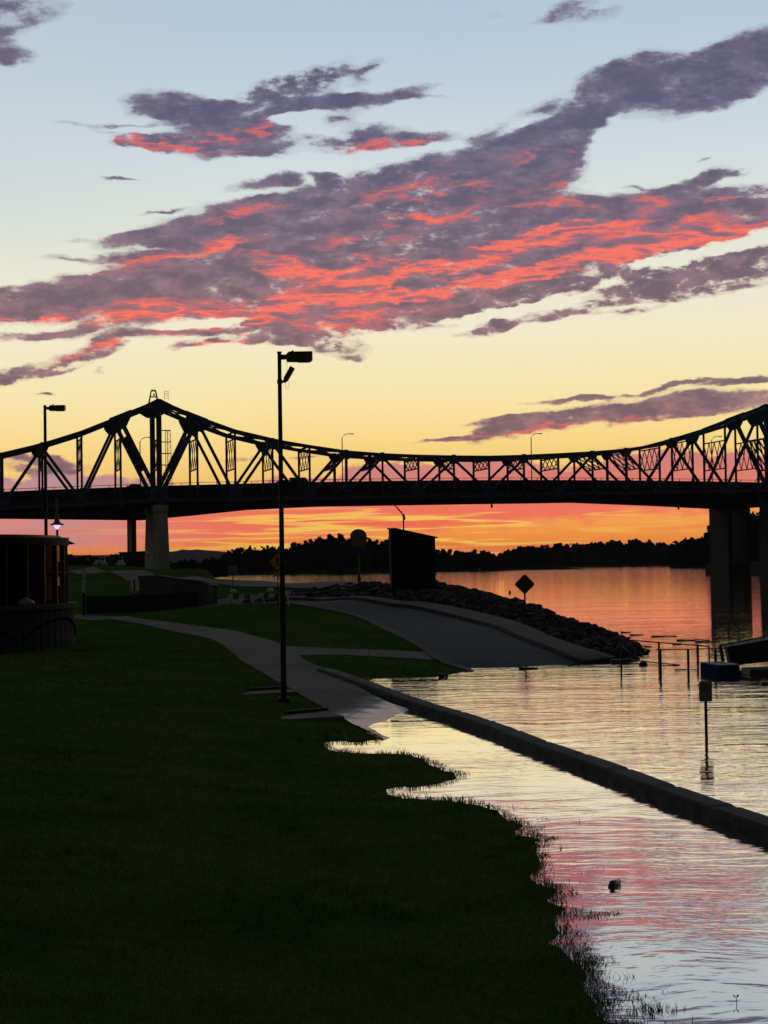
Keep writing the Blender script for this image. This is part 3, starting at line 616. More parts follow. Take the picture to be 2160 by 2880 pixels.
# piers
for i, gzv in ((-8, 3.0), (0, 2.6), (18, -3)):
    zt_ = zb(i)-.95; c = bp_(i, TW/2)
    mb = MB()
    def ring(hw, hn, z): return [c+DS*a*hw+DN*b2*hn+Vector((0,0,z)) for a, b2 in ((-1,-1),(1,-1),(1,1),(-1,1))]
    r0 = ring(1.75, TW/2+2.2, gzv-2); r1 = ring(1.35, TW/2+1.5, zt_-1.6); r2 = ring(1.5, TW/2+1.7, zt_-1.3); r3 = ring(1.5, TW/2+1.7, zt_)
    q = [(0,1,5,4),(1,2,6,5),(2,3,7,6),(3,0,4,7)]
    mb.add(r0+r1, q+[(3,2,1,0)]); mb.add(r1+r2, q); mb.add(r2+r3, q+[(4,5,6,7)])
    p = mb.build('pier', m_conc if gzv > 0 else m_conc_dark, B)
    if gzv < 0:
        f = MB(); f.box(c+Vector((0,0,.6)), (5.6, TW+8, 4.6), TH); f.build('pier_footing', m_conc_dark, p, bevel=.15)
    for nn in (0, TW):
        s_ = MB(); s_.box(bp_(i, nn, zt_+.27), (1.2, 1.0, .56), TH); s_.build('bearing', m_steel, B)
# beacon frame, service ladder on the left tower
t0 = bp_(0, TW/2+3, zt(0)+.35); mb = MB()
for s_ in (-1, 1):
    for q_ in (-1, 1): mb.beam(t0+DS*s_*.95+DN*q_*.8, t0+DS*s_*.45+DN*q_*.4+Vector((0,0,2.6)), .16, .16, up=DS)
for z, k in ((2.6, .45), (1.4, .68)): 
    for q_ in (-1, 1): mb.beam(t0+DS*-k+DN*q_*k*.85+Vector((0,0,z)), t0+DS*k+DN*q_*k*.85+Vector((0,0,z)), .14, .14)
mb.box(t0+Vector((0,0,2.72)), (1.0,1.0,.1), TH)
mb.box(t0+Vector((.1,0,1.85)), (.3,.3,.5), TH); mb.beam(t0+Vector((0,0,2.7)), t0+Vector((-.3,0,3.1)), .06, .06); mb.beam(t0+Vector((0,0,2.7)), t0+Vector((.3,0,3.1)), .06, .06)
mb.build('beacon_frame', m_steel, B)
mb = MB(); t1 = bp_(0, 1, zt(0)+.5)+DS*1.3
for k in range(4): mb.beam(t1+Vector((0,0,.3+k*.45)), t1+DS*.75+Vector((0,0,.3+k*.45)), .06, .06)
for a in (0, .75): mb.beam(t1+DS*a, t1+DS*a+Vector((0,0,1.8)), .07, .07)
mb.build('platform_rail', m_steel, B)
mb = MB(); x0, x1 = 1.25, 2.25; zl, zh = 3.4+15.8, 3.4+27.3; base = bp_(0, -.2)
for a in (x0+.0, x0+.42, x1): mb.beam(base+DS*(a+(.25 if a == x1 else 0))+Vector((0,0,zl)), base+DS*a+Vector((0,0,zh)), .10, .10, up=DS)
nr = 5
for k in range(nr+1):
    z = zl+(zh-zl)*k/nr; mb.beam(base+DS*.5+Vector((0,0,z)), base+DS*x1+Vector((0,0,z)), .14, .2)
k = 0; z = zl
while z < zh-.45:
    a, b_ = (x0+.42, x1) if k % 2 == 0 else (x1, x0+.42)
    mb.beam(base+DS*a+Vector((0,0,z)), base+DS*b_+Vector((0,0,z+.55)), .06, .06); z += .55; k += 1
z = zl
while z < zh: mb.beam(base+DS*x0+Vector((0,0,z)), base+DS*(x0+.42)+Vector((0,0,z)), .04, .05); z += .4
mb.build('service_ladder', m_rust, B)
for i, dz in ((9.1, 1.5), (14.6, 2.6)):
    mb = MB(); z0 = zb(9)-1.0; mb.beam(bp_(i, 1, z0), bp_(i, 1, z0-dz*.55), .06, .06); mb.lathe(bp_(i, 1, z0-dz*.55-.9), [(.05,0),(.22,.15),(.22,.7),(.08,.9)], 8); mb.build('channel_light', m_black, B)

# ------------------------------------------------------------------ concrete girder bridge behind
NC = 31.0
def zr(i): return 21.25+.22*i-.0105*i*i
def zbot(i):
    ks = [(-16,15.5),(-8,15.3),(-4.5,14.4),(0,13.75),(1.5,14.7),(3,15.8),(5,16.45),(9,16.75),(13,17.0),(15.5,16.2),(17.6,15.35),(18.4,15.35),(20,16.0),(23,17.2),(27,17.8)]
    return float(np.interp(i, [k[0] for k in ks], [k[1] for k in ks]))
GB = empty('girder_bridge', bp_(0, NC, 0), 'newer concrete box girder bridge with arched underside running behind the steel truss', 'bridge')
st = np.arange(-16, 27.01, .5); vs = []; fs = []
sec = [(-6.5, 0), (6.5, 0), (6.5, -.35), (3.6, -1.0), (3.2, None), (-3.2, None), (-3.6, -1.0), (-6.5, -.35)]
for i in st:
    zd = zr(i)-1.35
    for nn, dz in sec: vs.append(bp_(i, NC+nn, zbot(i) if dz is None else zd+dz))
ns = len(sec)
for a in range(len(st)-1):
    for k in range(ns): fs.append((a*ns+k, a*ns+(k+1)%ns, (a+1)*ns+(k+1)%ns, (a+1)*ns+k))
fs += [tuple(range(ns)), tuple(range((len(st)-1)*ns, len(st)*ns))[::-1]]
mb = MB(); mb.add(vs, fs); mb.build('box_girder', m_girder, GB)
for nn in (-6.3, 6.3):
    mb = MB(); ml = MB()
    for i in st[:-1]:
        mb.beam(bp_(i, NC+nn, zr(i)-.95), bp_(i+.5, NC+nn, zr(i+.5)-.95), .3, .85, ext=.01)
        ml.beam(bp_(i, NC+nn, zr(i)-.05), bp_(i+.5, NC+nn, zr(i+.5)-.05), .09, .11, ext=.01); ml.beam(bp_(i, NC+nn, zr(i)-.5), bp_(i, NC+nn, zr(i)-.08), .08, .14, up=DS)
    o = mb.build('barrier', m_girder, GB); ml.build('rail', m_steel, o)
for i, zg in ((-10, 1), (0, 1), (18, -3)):
    for s_ in (-2.3, 2.3):
        mb = MB(); c = bp_(i, NC)+DS*s_
        mb.prism([c+DS*a*.5+DN*b2*(4.6 if zg > 0 else 5.2)+Vector((0,0,zg)) for a, b2 in ((-1,-1),(1,-1),(1,1),(-1,1))], (0,0,zbot(i)-zg+.6))
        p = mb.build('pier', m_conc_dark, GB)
    if zg < 0:
        mb = MB(); mb.box(bp_(i, NC, .2), (7.0, 13.5, 5.0), TH); mb.build('pier_footing', m_conc_dark, p, bevel=.3)
# lamp posts on the girder bridge
def idx_for(px, nn):
    lo, hi = -16., 27.
    for _ in range(40):
        m_ = (lo+hi)/2; p = bp_(m_, nn, 20); v = p-Vector((0,0,EYE)); q = 1080+F_PX*v.dot(Rt)/v.dot(Fw)
        if q < px: lo = m_
        else: hi = m_
    return (lo+hi)/2
for (px, lb) in ((395,'slim bridge lamp standing left of the truss tower'),(964,'slim bridge lamp rising above the left part of the truss sag'),(1496,'slim bridge lamp rising above the middle right of the truss sag'),(2004,'slim bridge lamp seen through the truss near the right tower')):
    i = idx_for(px, NC-6); b0 = bp_(i, NC-6, zr(i)-1.3)
    s_ = empty('street_lamp', b0, lb, 'street lamp', 'lamps along the girder bridge')
    mb = MB(); top = b0+Vector((0,0,10.2)); pts = [b0, b0+Vector((0,0,9.2)), top+Vector((0,0,.1)), top+DS*.5+Vector((0,0,.75)), top+DS*1.2+Vector((0,0,1.05)), top+DS*1.9+Vector((0,0,1.05))]
    mb.tube(pts, .13, 6, .07); mb.build('pole', m_rust, s_)
    mb = MB(); mb.box(top+DS*2.2+Vector((0,0,1.0)), (.9,.35,.18), TH); mb.build('lamp_head', m_black, s_)
# cars on the girder bridge
def car(px, lb, prof, paint):
    i = idx_for(px, NC-3.5); zd = (zr(i)-1.35); c = bp_(i, NC-3.5, zd)
    e = empty('car', c, lb, 'car', 'cars crossing the bridge')
    side = lambda pr, w: [c+DS*a+Vector((0,0,z))-DN*w/2 for a, z in pr]
    mb = MB(); mb.prism(side(prof[0], 1.85), DN*1.85); mb.build('body', paint, e, bevel=.06)
    mb = MB(); mb.prism(side(prof[1], 1.6), DN*1.6); mb.build('cabin', m_black, e, bevel=.05)
    for a in (-1.4, 1.4):
        for w in (-.85, .85):
            mb = MB(); q = c+DS*a+DN*w+Vector((0,0,.36)); mb.tube([q-DN*.11, q+DN*.11], .36, 14); mb.build('wheel', m_black, e)
sedan = ([(-2.3,.35),(2.3,.35),(2.35,.8),(1.3,1.0),(-1.9,1.05),(-2.35,.85)], [(-1.9,1.0),(1.2,1.0),(.5,1.5),(-1.1,1.52)])
van = ([(-2.5,.4),(2.5,.4),(2.5,1.1),(-2.5,1.15)], [(-2.5,1.1),(1.6,1.1),(1.0,1.95),(-2.45,1.98)])
car(384, 'dark sedan crossing the bridge just left of the tower', sedan, m_black)
car(846, 'dark pickup-like van crossing the bridge right of the tall lamp', van, m_black)
car(800, 'low dark car following left of the van on the bridge', sedan, m_black)

# ------------------------------------------------------------------ woods, banks, hills
def woods(name, label, prof, dist, depth, seed, rmin, rmax, dens_=1.0, z0=0.5):
    rr = random.Random(seed); V = []; Fl = []
    pts = [at(px, py, dist) for px, py in prof]; L = pts[-1].x-pts[0].x
    nclump = int(abs(L)*dens_*1.0)
    xs_ = [p.x for p in pts]; zs_ = [p.z for p in pts]
    for k in range(nclump):
        x = pts[0].x + rr.random()*L; y = dist + rr.random()*depth; ztop = float(np.interp(x*dist/y if 0 else x, xs_, zs_))
        hgt_ = ztop*(.86+.12*rr.random()) if rr.random() < .85 else ztop*rr.uniform(.94, 1.0)
        rad = rr.uniform(rmin, rmax)
        # crown built of many leaf clumps through an ellipsoid volume
        cz = hgt_-rad*1.0; nl = 34
        for q in range(nl):
            th = rr.random()*6.283; ph = math.acos(rr.uniform(-1, 1)); r_ = rad*rr.uniform(.45, .86)
            c = Vector((x+r_*math.sin(ph)*math.cos(th), y+r_*math.sin(ph)*math.sin(th), max(.8, cz+r_*math.cos(ph)*1.1)))
            s_ = rad*rr.uniform(.14, .3)
            a = Vector((rr.gauss(0,1), rr.gauss(0,1), rr.gauss(0,1))).normalized(); b_ = a.orthogonal().normalized(); a2 = a.cross(b_)
            n0 = len(V); m_ = 5
            for j in range(m_):
                t_ = 6.283*j/m_; V.append(c + (b_*math.cos(t_)+a2*math.sin(t_))*s_*rr.uniform(.6, 1.2))
            Fl.append((n0, n0+1, n0+2)); Fl.append((n0, n0+2, n0+3)); Fl.append((n0, n0+3, n0+4))
        # solid body of shrubs and inner crown so the wood is dense
        n0 = len(V); zt2 = cz+rad*.5; m_ = 7
        for zz, rf in ((z0-1, .9), (zt2*.5, 1.0), (zt2*.85, .75), (zt2, .35)):
            for j in range(m_): t_ = 6.283*j/m_; V.append(Vector((x+math.cos(t_)*rad*rf*rr.uniform(.8,1.1), y+math.sin(t_)*rad*rf, zz)))
        for a_ in range(3):
            for j in range(m_):
                p_, q_, r2_, s2_ = n0+a_*m_+j, n0+a_*m_+(j+1)%m_, n0+(a_+1)*m_+(j+1)%m_, n0+(a_+1)*m_+j
                Fl.append((p_, q_, r2_)); Fl.append((p_, r2_, s2_))
    o = fast_mesh(name, np.array([tuple(v) for v in V]), np.array(Fl), m_woods, smooth=False)
    return tag(o, label, 'woodland', kind='stuff')
W_ISL = [(560,1585),(575,1572),(590,1556),(604,1542),(622,1538),(640,1531),(690,1530),(735,1527),(750,1525),(765,1533),(782,1532),(800,1522),(830,1517),(860,1514),(880,1508),(900,1500),(925,1496),(960,1499),(1000,1500),(1050,1503),(1100,1506),(1140,1515),(1225,1530),(1260,1536),(1290,1546),(1320,1543),(1345,1536),(1368,1540),(1385,1552),(1420,1562),(1460,1572)]
W_R = [(1340,1560),(1400,1553),(1430,1543),(1480,1530),(1500,1527),(1560,1525),(1600,1519),(1660,1519),(1700,1516),(1740,1511),(1780,1508),(1820,1512),(1870,1517),(1905,1521),(1935,1530),(1960,1540),(2000,1545)]
W_RN = [(1938,1528),(1946,1512),(1965,1507),(1985,1501),(2030,1500),(2062,1480),(2078,1440),(2095,1444),(2110,1450),(2130,1438),(2150,1425),(2200,1415),(2350,1410)]
W_L = [(-400,1540),(0,1550),(190,1556),(205,1552),(225,1558),(262,1553),(300,1559),(345,1556),(400,1566),(440,1574),(470,1566),(500,1568),(540,1572),(580,1573),(600,1580)]
woods('island_woods', 'dark wooded island on the far water behind the arched sign and slab', W_ISL, 820, 90, 1, 4.5, 8, 1.0)
woods('far_shore_woods', 'low dark woodland on the far shore right of centre under the bridge', W_R, 1280, 110, 2, 6, 11, .9)
woods('near_bank_woods', 'tall dark trees on the bank behind the right bridge piers', W_RN, 880, 70, 3, 3.5, 6.5, 1.6)
woods('left_bank_woods', 'greyish distant woodland beyond the levee at the left', W_L, 640, 70, 4, 3.0, 5.5, .9)
for nm, prof, dist, dep, e0, e1 in (('far_bank', W_ISL, 820, 150, 10, 30), ('far_bank', W_R, 1280, 200, 60, 900), ('far_bank', W_RN, 880, 160, 0, 800), ('far_bank', W_L, 640, 150, 600, -8)):
    x0 = at(*prof[0], dist).x - e0; x1 = at(*prof[-1], dist).x + e1; mb = MB(); N = 60; vs = []; fs = []
    for k in range(N+1):
        x = x0+(x1-x0)*k/N; w = mnoise.noise((x*.02, dist, 0))*8; e = min(1, min(k, N-k)/3)
        for yy, z in ((dist-7+w, -.6), (dist-3+w, .9*e+.05), (dist+dep*.5, 1.6*e), (dist+dep, -.6)): vs.append((x, yy, z))
    for k in range(N):
        for j in range(3): fs.append((k*4+j, (k+1)*4+j, (k+1)*4+j+1, k*4+j+1))
    mb.add(vs, fs); tag(mb.build(nm, m_bank), kind='structure')
HP = [(-1500,1500),(-400,1530),(0,1545),(200,1560),(300,1561),(380,1553),(430,1549),(470,1551),(520,1546),(560,1546),(600,1549),(680,1556),(800,1566),(1000,1574),(1300,1570),(1700,1560),(2200,1550),(3000,1540)]
pts = [at(px, py, 5200) for px, py in HP]; xs_ = np.linspace(pts[0].x, pts[-1].x, 220); vs = []; fs = []
for x in xs_:
    z = float(np.interp(x, [p.x for p in pts], [p.z for p in pts])) + mnoise.noise((x*.012, 0, 0))*4 + mnoise.noise((x*.05, 3, 0))*2
    for yy, zz in ((4700, -5), (5000, z*.6), (5200, z), (5600, z*.8), (6200, -5)): vs.append((x, yy, zz))
for k in range(len(xs_)-1):
    for j in range(4): fs.append((k*5+j, (k+1)*5+j, (k+1)*5+j+1, k*5+j+1))
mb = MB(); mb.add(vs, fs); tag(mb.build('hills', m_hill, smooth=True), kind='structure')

# ------------------------------------------------------------------ riprap
def rock_mesh(seed, material):
    rr = random.Random(seed); bm = bmesh.new(); bmesh.ops.create_icosphere(bm, subdivisions=2, radius=.5)
    pl = [(Vector((rr.gauss(0,1), rr.gauss(0,1), rr.gauss(0,1))).normalized(), rr.uniform(.20, .38)) for _ in range(11)]
    for v in bm.verts:
        for nrm, d in pl:
            e = v.co.dot(nrm)-d
            if e > 0: v.co -= nrm*e
        v.co += v.co.normalized()*mnoise.noise(v.co*4+Vector((seed,0,0)))*.02; v.co.z *= .72; v.co.x *= 1.2
    me = bpy.data.meshes.new('rock'); bm.to_mesh(me); bm.free(); me.materials.append(material); return me
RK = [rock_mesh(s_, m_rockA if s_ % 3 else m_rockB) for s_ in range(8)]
sf = [hit(*p) for p in SF]; cand = []
edgeY = [p.y for p in sf][::-1]; edgeX = [p.x for p in sf][::-1]
rr = random.Random(5)
tries = 0
while len(cand) < 2300 and tries < 40000:
    tries += 1; y = rr.uniform(60, 117); x = rr.uniform(-9, 11.5)
    if y < 97:
        ex = float(np.interp(y, edgeY, edgeX)) + .25
        if x < ex: continue
    else:
        if x < -8 + (y-97)*.35: continue
        if x < 2.6 and y > 103.5: continue
    cand.append((x, y))
cand = np.array(cand); sd = sdist(cand[:,0], cand[:,1]); cand = cand[sd > -.25]
sc_ = [rr.uniform(.22, .54)*(1.5 if rr.random() < .10 else 1) for _ in cand]
hz_ = H(cand[:,0], cand[:,1]); order = np.argsort([cand[k][1]/sc_[k] for k in range(len(cand))])
bm_rest = MB(); cnt = 0; LOCK = 'rough limestone rock in the loose bank beside the flooded road'
for rank, k in enumerate(order):
    x, y = cand[k]; s_ = sc_[k]; loc = Vector((x, y, hz_[k]+.12*s_)); rot = (rr.uniform(-.4,.4), rr.uniform(-.4,.4), rr.uniform(0, 6.28)); me = RK[rank % 8]
    if rank < 296:
        o = bpy.data.objects.new('rock', me); col.objects.link(o); o.location = loc; o.rotation_euler = rot; o.scale = (s_*1.1,)*3
        tag(o, LOCK, 'rock', 'loose rocks of the bank')
    else:
        Mx = Matrix.Translation(loc) @ Matrix.Rotation(rot[2], 4, 'Z') @ Matrix.Rotation(rot[0], 4, 'X') @ Matrix.Scale(s_*1.1, 4)
        bm_rest.add([Mx @ v.co for v in me.vertices], [tuple(p.vertices) for p in me.polygons])
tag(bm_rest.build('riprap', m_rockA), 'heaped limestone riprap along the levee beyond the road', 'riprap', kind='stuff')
for (px, py, s_, lb) in ((1752,1838,1.0,'big rock at the tip of the stone bank behind the railing post'),(1766,1836,.75,'pointed outermost rock at the tip of the stone bank')):
    p = gz(px, py+12, .0); o = bpy.data.objects.new('rock', RK[2 if s_ < .9 else 5]); col.objects.link(o); o.location = p+Vector((0,0,.15)); o.scale = (s_*.9, s_*.9, s_*1.15); o.rotation_euler = (.3, .7, .4)
    tag(o, lb, 'rock')

# ------------------------------------------------------------------ low wall along the path
ft = [(886,1879),(946,1901),(1037,1933),(1118,1964),(1193,1989),(1287,2014),(1400,2053),(1500,2091),(1675,2152),(1858,2217),(1995,2264),(2160,2322),(2400,2405)]
bk = [(927,1876),(985,1891),(1070,1921),(1150,1950),(1225,1974),(1334,2007),(1400,2029),(1540,2082),(1720,2139),(1900,2208),(2040,2257),(2160,2297),(2440,2390)]
ZW = 0.0; ZL = [.30,.27,.23,.20,.18,.17] + [.165]*7
fp = [gz(*p, z) for p, z in zip(ft, ZL)]; bp2 = [gz(*p, z) for p, z in zip(bk, ZL)]
ctr = [(a+b_)/2 for a, b_ in zip(fp, bp2)]
def resample(l, step):
    out = [l[0]]; acc_ = 0
    for a, b_ in zip(l[:-1], l[1:]):
        Ls = (b_-a).length; d = (b_-a)/Ls; s_ = step-acc_
        while s_ < Ls: out.append(a+d*s_); s_ += step
        acc_ = Ls-(s_-step)
    return out + [l[-1]]
cs = resample(ctr, .16); vs = []; fs = []; prof = [(-.19,-.9),(-.19,-.25),(-.195,-.12),(-.19,-.03),(-.165,.0),(-.06,.006),(.06,.006),(.165,.0),(.18,-.03),(.18,-.9)]
run = 0
for k, c in enumerate(cs):
    d = (cs[min(k+1,len(cs)-1)]-cs[max(k-1,0)]).normalized(); nrm = Vector((-d.y, d.x, 0))
    if nrm.x > 0: nrm = -nrm        # towards the path (left/near side)
    jn = (k % 14 == 0)
    for j, (a, z) in enumerate(prof):
        e = mnoise.noise((c.x*1.6, c.y*1.6, z*4)); e2 = mnoise.noise((c.x*3.1, c.y*3.1, z*9+5))
        rough_ = .022 if j in (1,2,3) else .005
        zz = ZW + z + (e*.005+e2*.003 if 2 < j < 9 else 0) - (.02 if jn and 2 < j < 9 else 0)
        vs.append(c - nrm*(a) + nrm*(-2*0) + nrm*(e*rough_+e2*rough_*.8)*(1 if a < 0 else -1)*1.0 + Vector((0,0,zz)))
m_ = len(prof)
vs = [Vector((v.x, v.y, v.z)) for v in vs]
for k in range(len(cs)-1):
    for j in range(m_-1): fs.append((k*m_+j, k*m_+j+1, (k+1)*m_+j+1, (k+1)*m_+j))
fs += [tuple(range(m_)), tuple(range((len(cs)-1)*m_, len(cs)*m_))[::-1]]
mb = MB(); mb.add(vs, fs)
tag(mb.build('stone_kerb_wall', m_conc_dark), 'long low rough-faced concrete wall running through the flood water', 'wall')

# ------------------------------------------------------------------ tall lamps
def lamp_shoebox(px, base_y, top_y, d, lb, grp, flood, zgr=None, hlen=.61, hh_=.24, wb=.135, wt=.085):
    b0 = at(px[1], base_y, d); top = at(px[0], top_y, d); b0 = Vector((b0.x, b0.y, h1(b0.x, b0.y) if zgr is None else zgr)); hgt_ = top.z-b0.z
    e = empty('street_lamp', b0, lb, 'street lamp', grp)
    mb = MB(); ca, sa = math.cos(.12), math.sin(.12)
    sq = lambda w, z: [b0+Vector((w/2*(i*ca-j*sa), w/2*(i*sa+j*ca), z)) for i, j in ((-1,-1),(1,-1),(1,1),(-1,1))]
    mb.add(sq(wb, -.2)+sq(wt, hgt_), [(3,2,1,0),(4,5,6,7),(0,1,5,4),(1,2,6,5),(2,3,7,6),(3,0,4,7)])
    mb.box(b0+Vector((0,0,.05)), (wb+.12, wb+.12, .10), .12); mb.box(b0+Vector((0,0,hgt_+.01)), (wt+.02, wt+.02, .03), .12); mb.build('pole', m_pole, e)
    z = b0.z+hgt_; k = hh_/.24; al = .13*k
    mb = MB(); mb.box((b0.x+wt/2+al/2, b0.y, z-.105*k), (al+.02, .07*k, .115*k)); mb.build('arm', m_pole, e)
    x0 = b0.x+wt/2+al; y0 = b0.y; mb = MB(); w2 = .15*k
    mb.prism([(x0,y0-w2,z-.20*k),(x0,y0-w2,z-.045*k),(x0+.06*k,y0-w2,z+.01),(x0+hlen,y0-w2,z+.01),(x0+hlen,y0-w2,z-.185*k),(x0+hlen-.06*k,y0-w2,z-.228*k),(x0+.01,y0-w2,z-.215*k)], (0,2*w2,0)); hd = mb.build('lamp_head', m_black, e, bevel=.006)
    mb = MB(); mb.tube([(x0+.14*k,y0,z), (x0+.14*k,y0,z+.05*k)], .026*k, 10); mb.build('photocell', m_black, hd)
    mb = MB(); mb.box((x0+hlen*.66, y0, z-.232*k), (hlen*.45, w2*1.4, .01)); mb.build('lens', m_signback, hd)
    if flood:
        zf = z-.69; q = Vector((b0.x, y0, zf))
        mb = MB(); mb.tube([q+Vector((wt/2,0,0)), q+Vector((.12,0,0)), q+Vector((.17,0,.03))], .03, 8); mb.box(q, (wt+.035, wt+.035, .09), .12); mb.build('bracket', m_black, e)
        dr = Vector((.5,0,.86)).normalized(); M3 = Matrix((dr.cross(Vector((0,1,0))), Vector((0,1,0)), dr)).transposed(); cc_ = q+Vector((.225,0,.19))
        mb = MB(); mb.box(cc_, (.118,.18,.34), M3=M3); mb.box(cc_-dr*.185, (.09,.14,.05), M3=M3); mb.build('floodlight', m_black, e, bevel=.006)
        mb = MB(); mb.tube([q+Vector((.178+.042*math.sin(t_), 0, -.075-.10*math.cos(t_))) for t_ in np.linspace(-2.6, 2.6, 15)], .0035, 5)
        mb.tube([(x0+.0, y0, z-.2), (x0+.004, y0, z-.35), (x0+.01, y0, zf+.25)], .0035, 5); mb.build('cable', m_black, e)
    return e
tall = lamp_shoebox((786,798), 1962, 992, 42.0, 'tall dark lamp post with box head and small tilted floodlight beside the path', None, True)
lamp_shoebox((122,130), 1560, 1141, 97, 'tall dark lamp post with box head behind the round pavilion', None, False, zgr=1.2, hlen=.86, hh_=.32, wb=.19, wt=.145)

# small pendant lamp behind the pavilion
p0 = at(161, 1515, 84); g0 = 1.0; e = empty('pendant_lamp', (p0.x, p0.y, g0), 'lit bell-shaped park lamp glowing violet white above the pavilion roof', 'lamp')
mb = MB(); mb.tube([(p0.x, p0.y, g0), at(160,1400,84)], .07, 8, .05); mb.build('pole', m_black, e)
hc = at(163, 1480, 84); hc.y -= .25
mb = MB(); mb.tube([at(160.5,1452,84), Vector((hc.x, hc.y, hc.z+.62)), Vector((hc.x, hc.y, hc.z+.5))], .03, 6); mb.build('arm', m_black, e)
mb = MB(); mb.lathe(hc, [(.0,.55),(.07,.54),(.09,.42),(.11,.3),(.15,.18),(.33,.08),(.33,.045),(.12,.07)], 20); mb.build('lamp_shade', m_black, e, smooth=False)
m_glow = mat('lit_lamp_glass', (.8,.75,.95), .4, emit=(.74,.6,1.0,1.15))
mb = MB(); mb.lathe(hc, [(.0,-.16),(.06,-.14),(.12,-.05),(.155,.02),(.16,.08),(.1,.09)], 18); mb.build('globe', m_glow, e, smooth=True)

# ------------------------------------------------------------------ round pavilion
PC = Vector((-20.0, 70.6, 0)); PR = 7.55; pg = .1
PV = empty('pavilion', (PC.x, PC.y, 0), 'dark round glass pavilion on a ribbed concrete drum at the left edge', 'building')
def drum(mb, r, z0, z1, n=96, cap=True, r1=None):
    r1 = r if r1 is None else r1
    vs = [PC+Vector((rr_*math.cos(2*math.pi*k/n), rr_*math.sin(2*math.pi*k/n), z)) for rr_, z in ((r, z0), (r1, z1)) for k in range(n)]
    fs = [(k, (k+1)%n, n+(k+1)%n, n+k) for k in range(n)]
    if cap: fs += [tuple(range(n))[::-1], tuple(range(n, 2*n))]
    mb.add(vs, fs)
mb = MB(); n = 360; vs = []; zs2 = (pg-.6, 1.86)
for z in zs2:
    for k in range(n):
        r_ = PR - (.035 if k % 4 == 0 else 0); vs.append(PC+Vector((r_*math.cos(2*math.pi*k/n), r_*math.sin(2*math.pi*k/n), z)))
mb.add(vs, [(k, (k+1)%n, n+(k+1)%n, n+k) for k in range(n)] + [tuple(range(n, 2*n))])
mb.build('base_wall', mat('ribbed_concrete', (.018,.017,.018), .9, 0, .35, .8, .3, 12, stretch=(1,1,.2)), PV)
mb = MB(); drum(mb, PR+.12, 1.862, 2.06); mb.build('ledge', m_conc_dark, PV, bevel=.02)
# arch ribs on the drum
for k0 in range(8):
    mb = MB(); a0 = R(-146+k0*45); pts = []
    for t_ in np.linspace(-1, 1, 21):
        a = a0+R(21.5)*t_; z = 1.50-.75*abs(t_)**2.2; pts.append(PC+Vector(((PR+.02)*math.cos(a), (PR+.02)*math.sin(a), z)))
    mb.tube(pts, .045, 6); mb.build('arch_rib', m_glassdark, PV)
RG = PR-.32
m_pane = bpy.data.materials.new('tinted_glass'); m_pane.use_nodes = True; n_ = NT(m_pane.node_tree); n_.n.clear(); mo = n_.node('ShaderNodeOutputMaterial')
tr = n_.node('ShaderNodeBsdfTransparent'); tr.inputs[0].default_value = (.8,.76,.7,1); gg = n_.node('ShaderNodeBsdfGlossy'); gg.inputs['Roughness'].default_value = .02; gg.inputs['Color'].default_value = (.13,.13,.13,1)
lw = n_.node('ShaderNodeFresnel'); lw.inputs[0].default_value = 1.25; mx = n_.node('ShaderNodeMixShader'); n_.l.new(lw.outputs[0], mx.inputs[0]); n_.l.new(tr.outputs[0], mx.inputs[1]); n_.l.new(gg.outputs[0], mx.inputs[2]); n_.l.new(mx.outputs[0], mo.inputs[0])
NB = 40
for k in range(NB):
    a = 2*math.pi*k/NB; a1 = 2*math.pi*(k+1)/NB; u = Vector((math.cos(a), math.sin(a), 0)); u1 = Vector((math.cos(a1), math.sin(a1), 0))
    mb = MB(); mb.beam(PC+u*RG+Vector((0,0,2.06)), PC+u*RG+Vector((0,0,4.35)), .14, .07, up=(-u.y, u.x, 0)); mb.build('mullion', m_black, PV)
    p, q = PC+u*(RG-.03), PC+u1*(RG-.03); e_ = (q-p).normalized()*.05; p = p+e_; q = q-e_
    mb = MB(); mb.add([p+Vector((0,0,2.07)), q+Vector((0,0,2.07)), q+Vector((0,0,4.34)), p+Vector((0,0,4.34))], [(0,1,2,3)]); mb.build('window_pane', m_pane, PV)
mb = MB(); n = NB
for k in range(n):
    a, a1 = 2*math.pi*k/n, 2*math.pi*(k+1)/n
    mb.beam(PC+Vector((RG*math.cos(a), RG*math.sin(a), 3.28)), PC+Vector((RG*math.cos(a1), RG*math.sin(a1), 3.28)), .09, .05)
mb.build('transom', m_bronze, PV)
mb = MB(); drum(mb, RG+.12, 4.352, 4.62); mb.build('fascia', m_bronze, PV, bevel=.01)
mb = MB(); drum(mb, RG+.14, 4.623, 4.66); drum(mb, RG-.2, 4.663, 4.74); mb.build('roof', m_black, PV)
mb = MB(); u = Vector((math.cos(R(16)), math.sin(R(16)), 0)); q = PC+u*(RG-.1); v_ = Vector((-u.y, u.x, 0))
mb.prism([q+Vector((0,0,4.68))-v_*.5, q+u*.48+Vector((0,0,4.42))-v_*.5, q+Vector((0,0,4.39))-v_*.5], v_); mb.build('eave_canopy', m_black, PV)
mb = MB(); drum(mb, RG-.42, 2.06, 4.35, 48); mb.build('core_wall', m_glassdark, PV)
mb = MB(); drum(mb, RG-.3, 2.062, 2.12, 48); mb.build('interior_floor', m_glassdark, PV)
mb = MB(); q = at(64, 1680, 63.95); mb.lathe(Vector((q.x, q.y+.55, 2.13)), [(.0,.0),(.30,.0),(.33,.06),(.26,.16),(.16,.2),(.05,.26),(.0,.27)], 14); bn_ = PC-Vector((q.x, q.y, 0)); o = mb.build('sill_ornament', m_signback, PV)

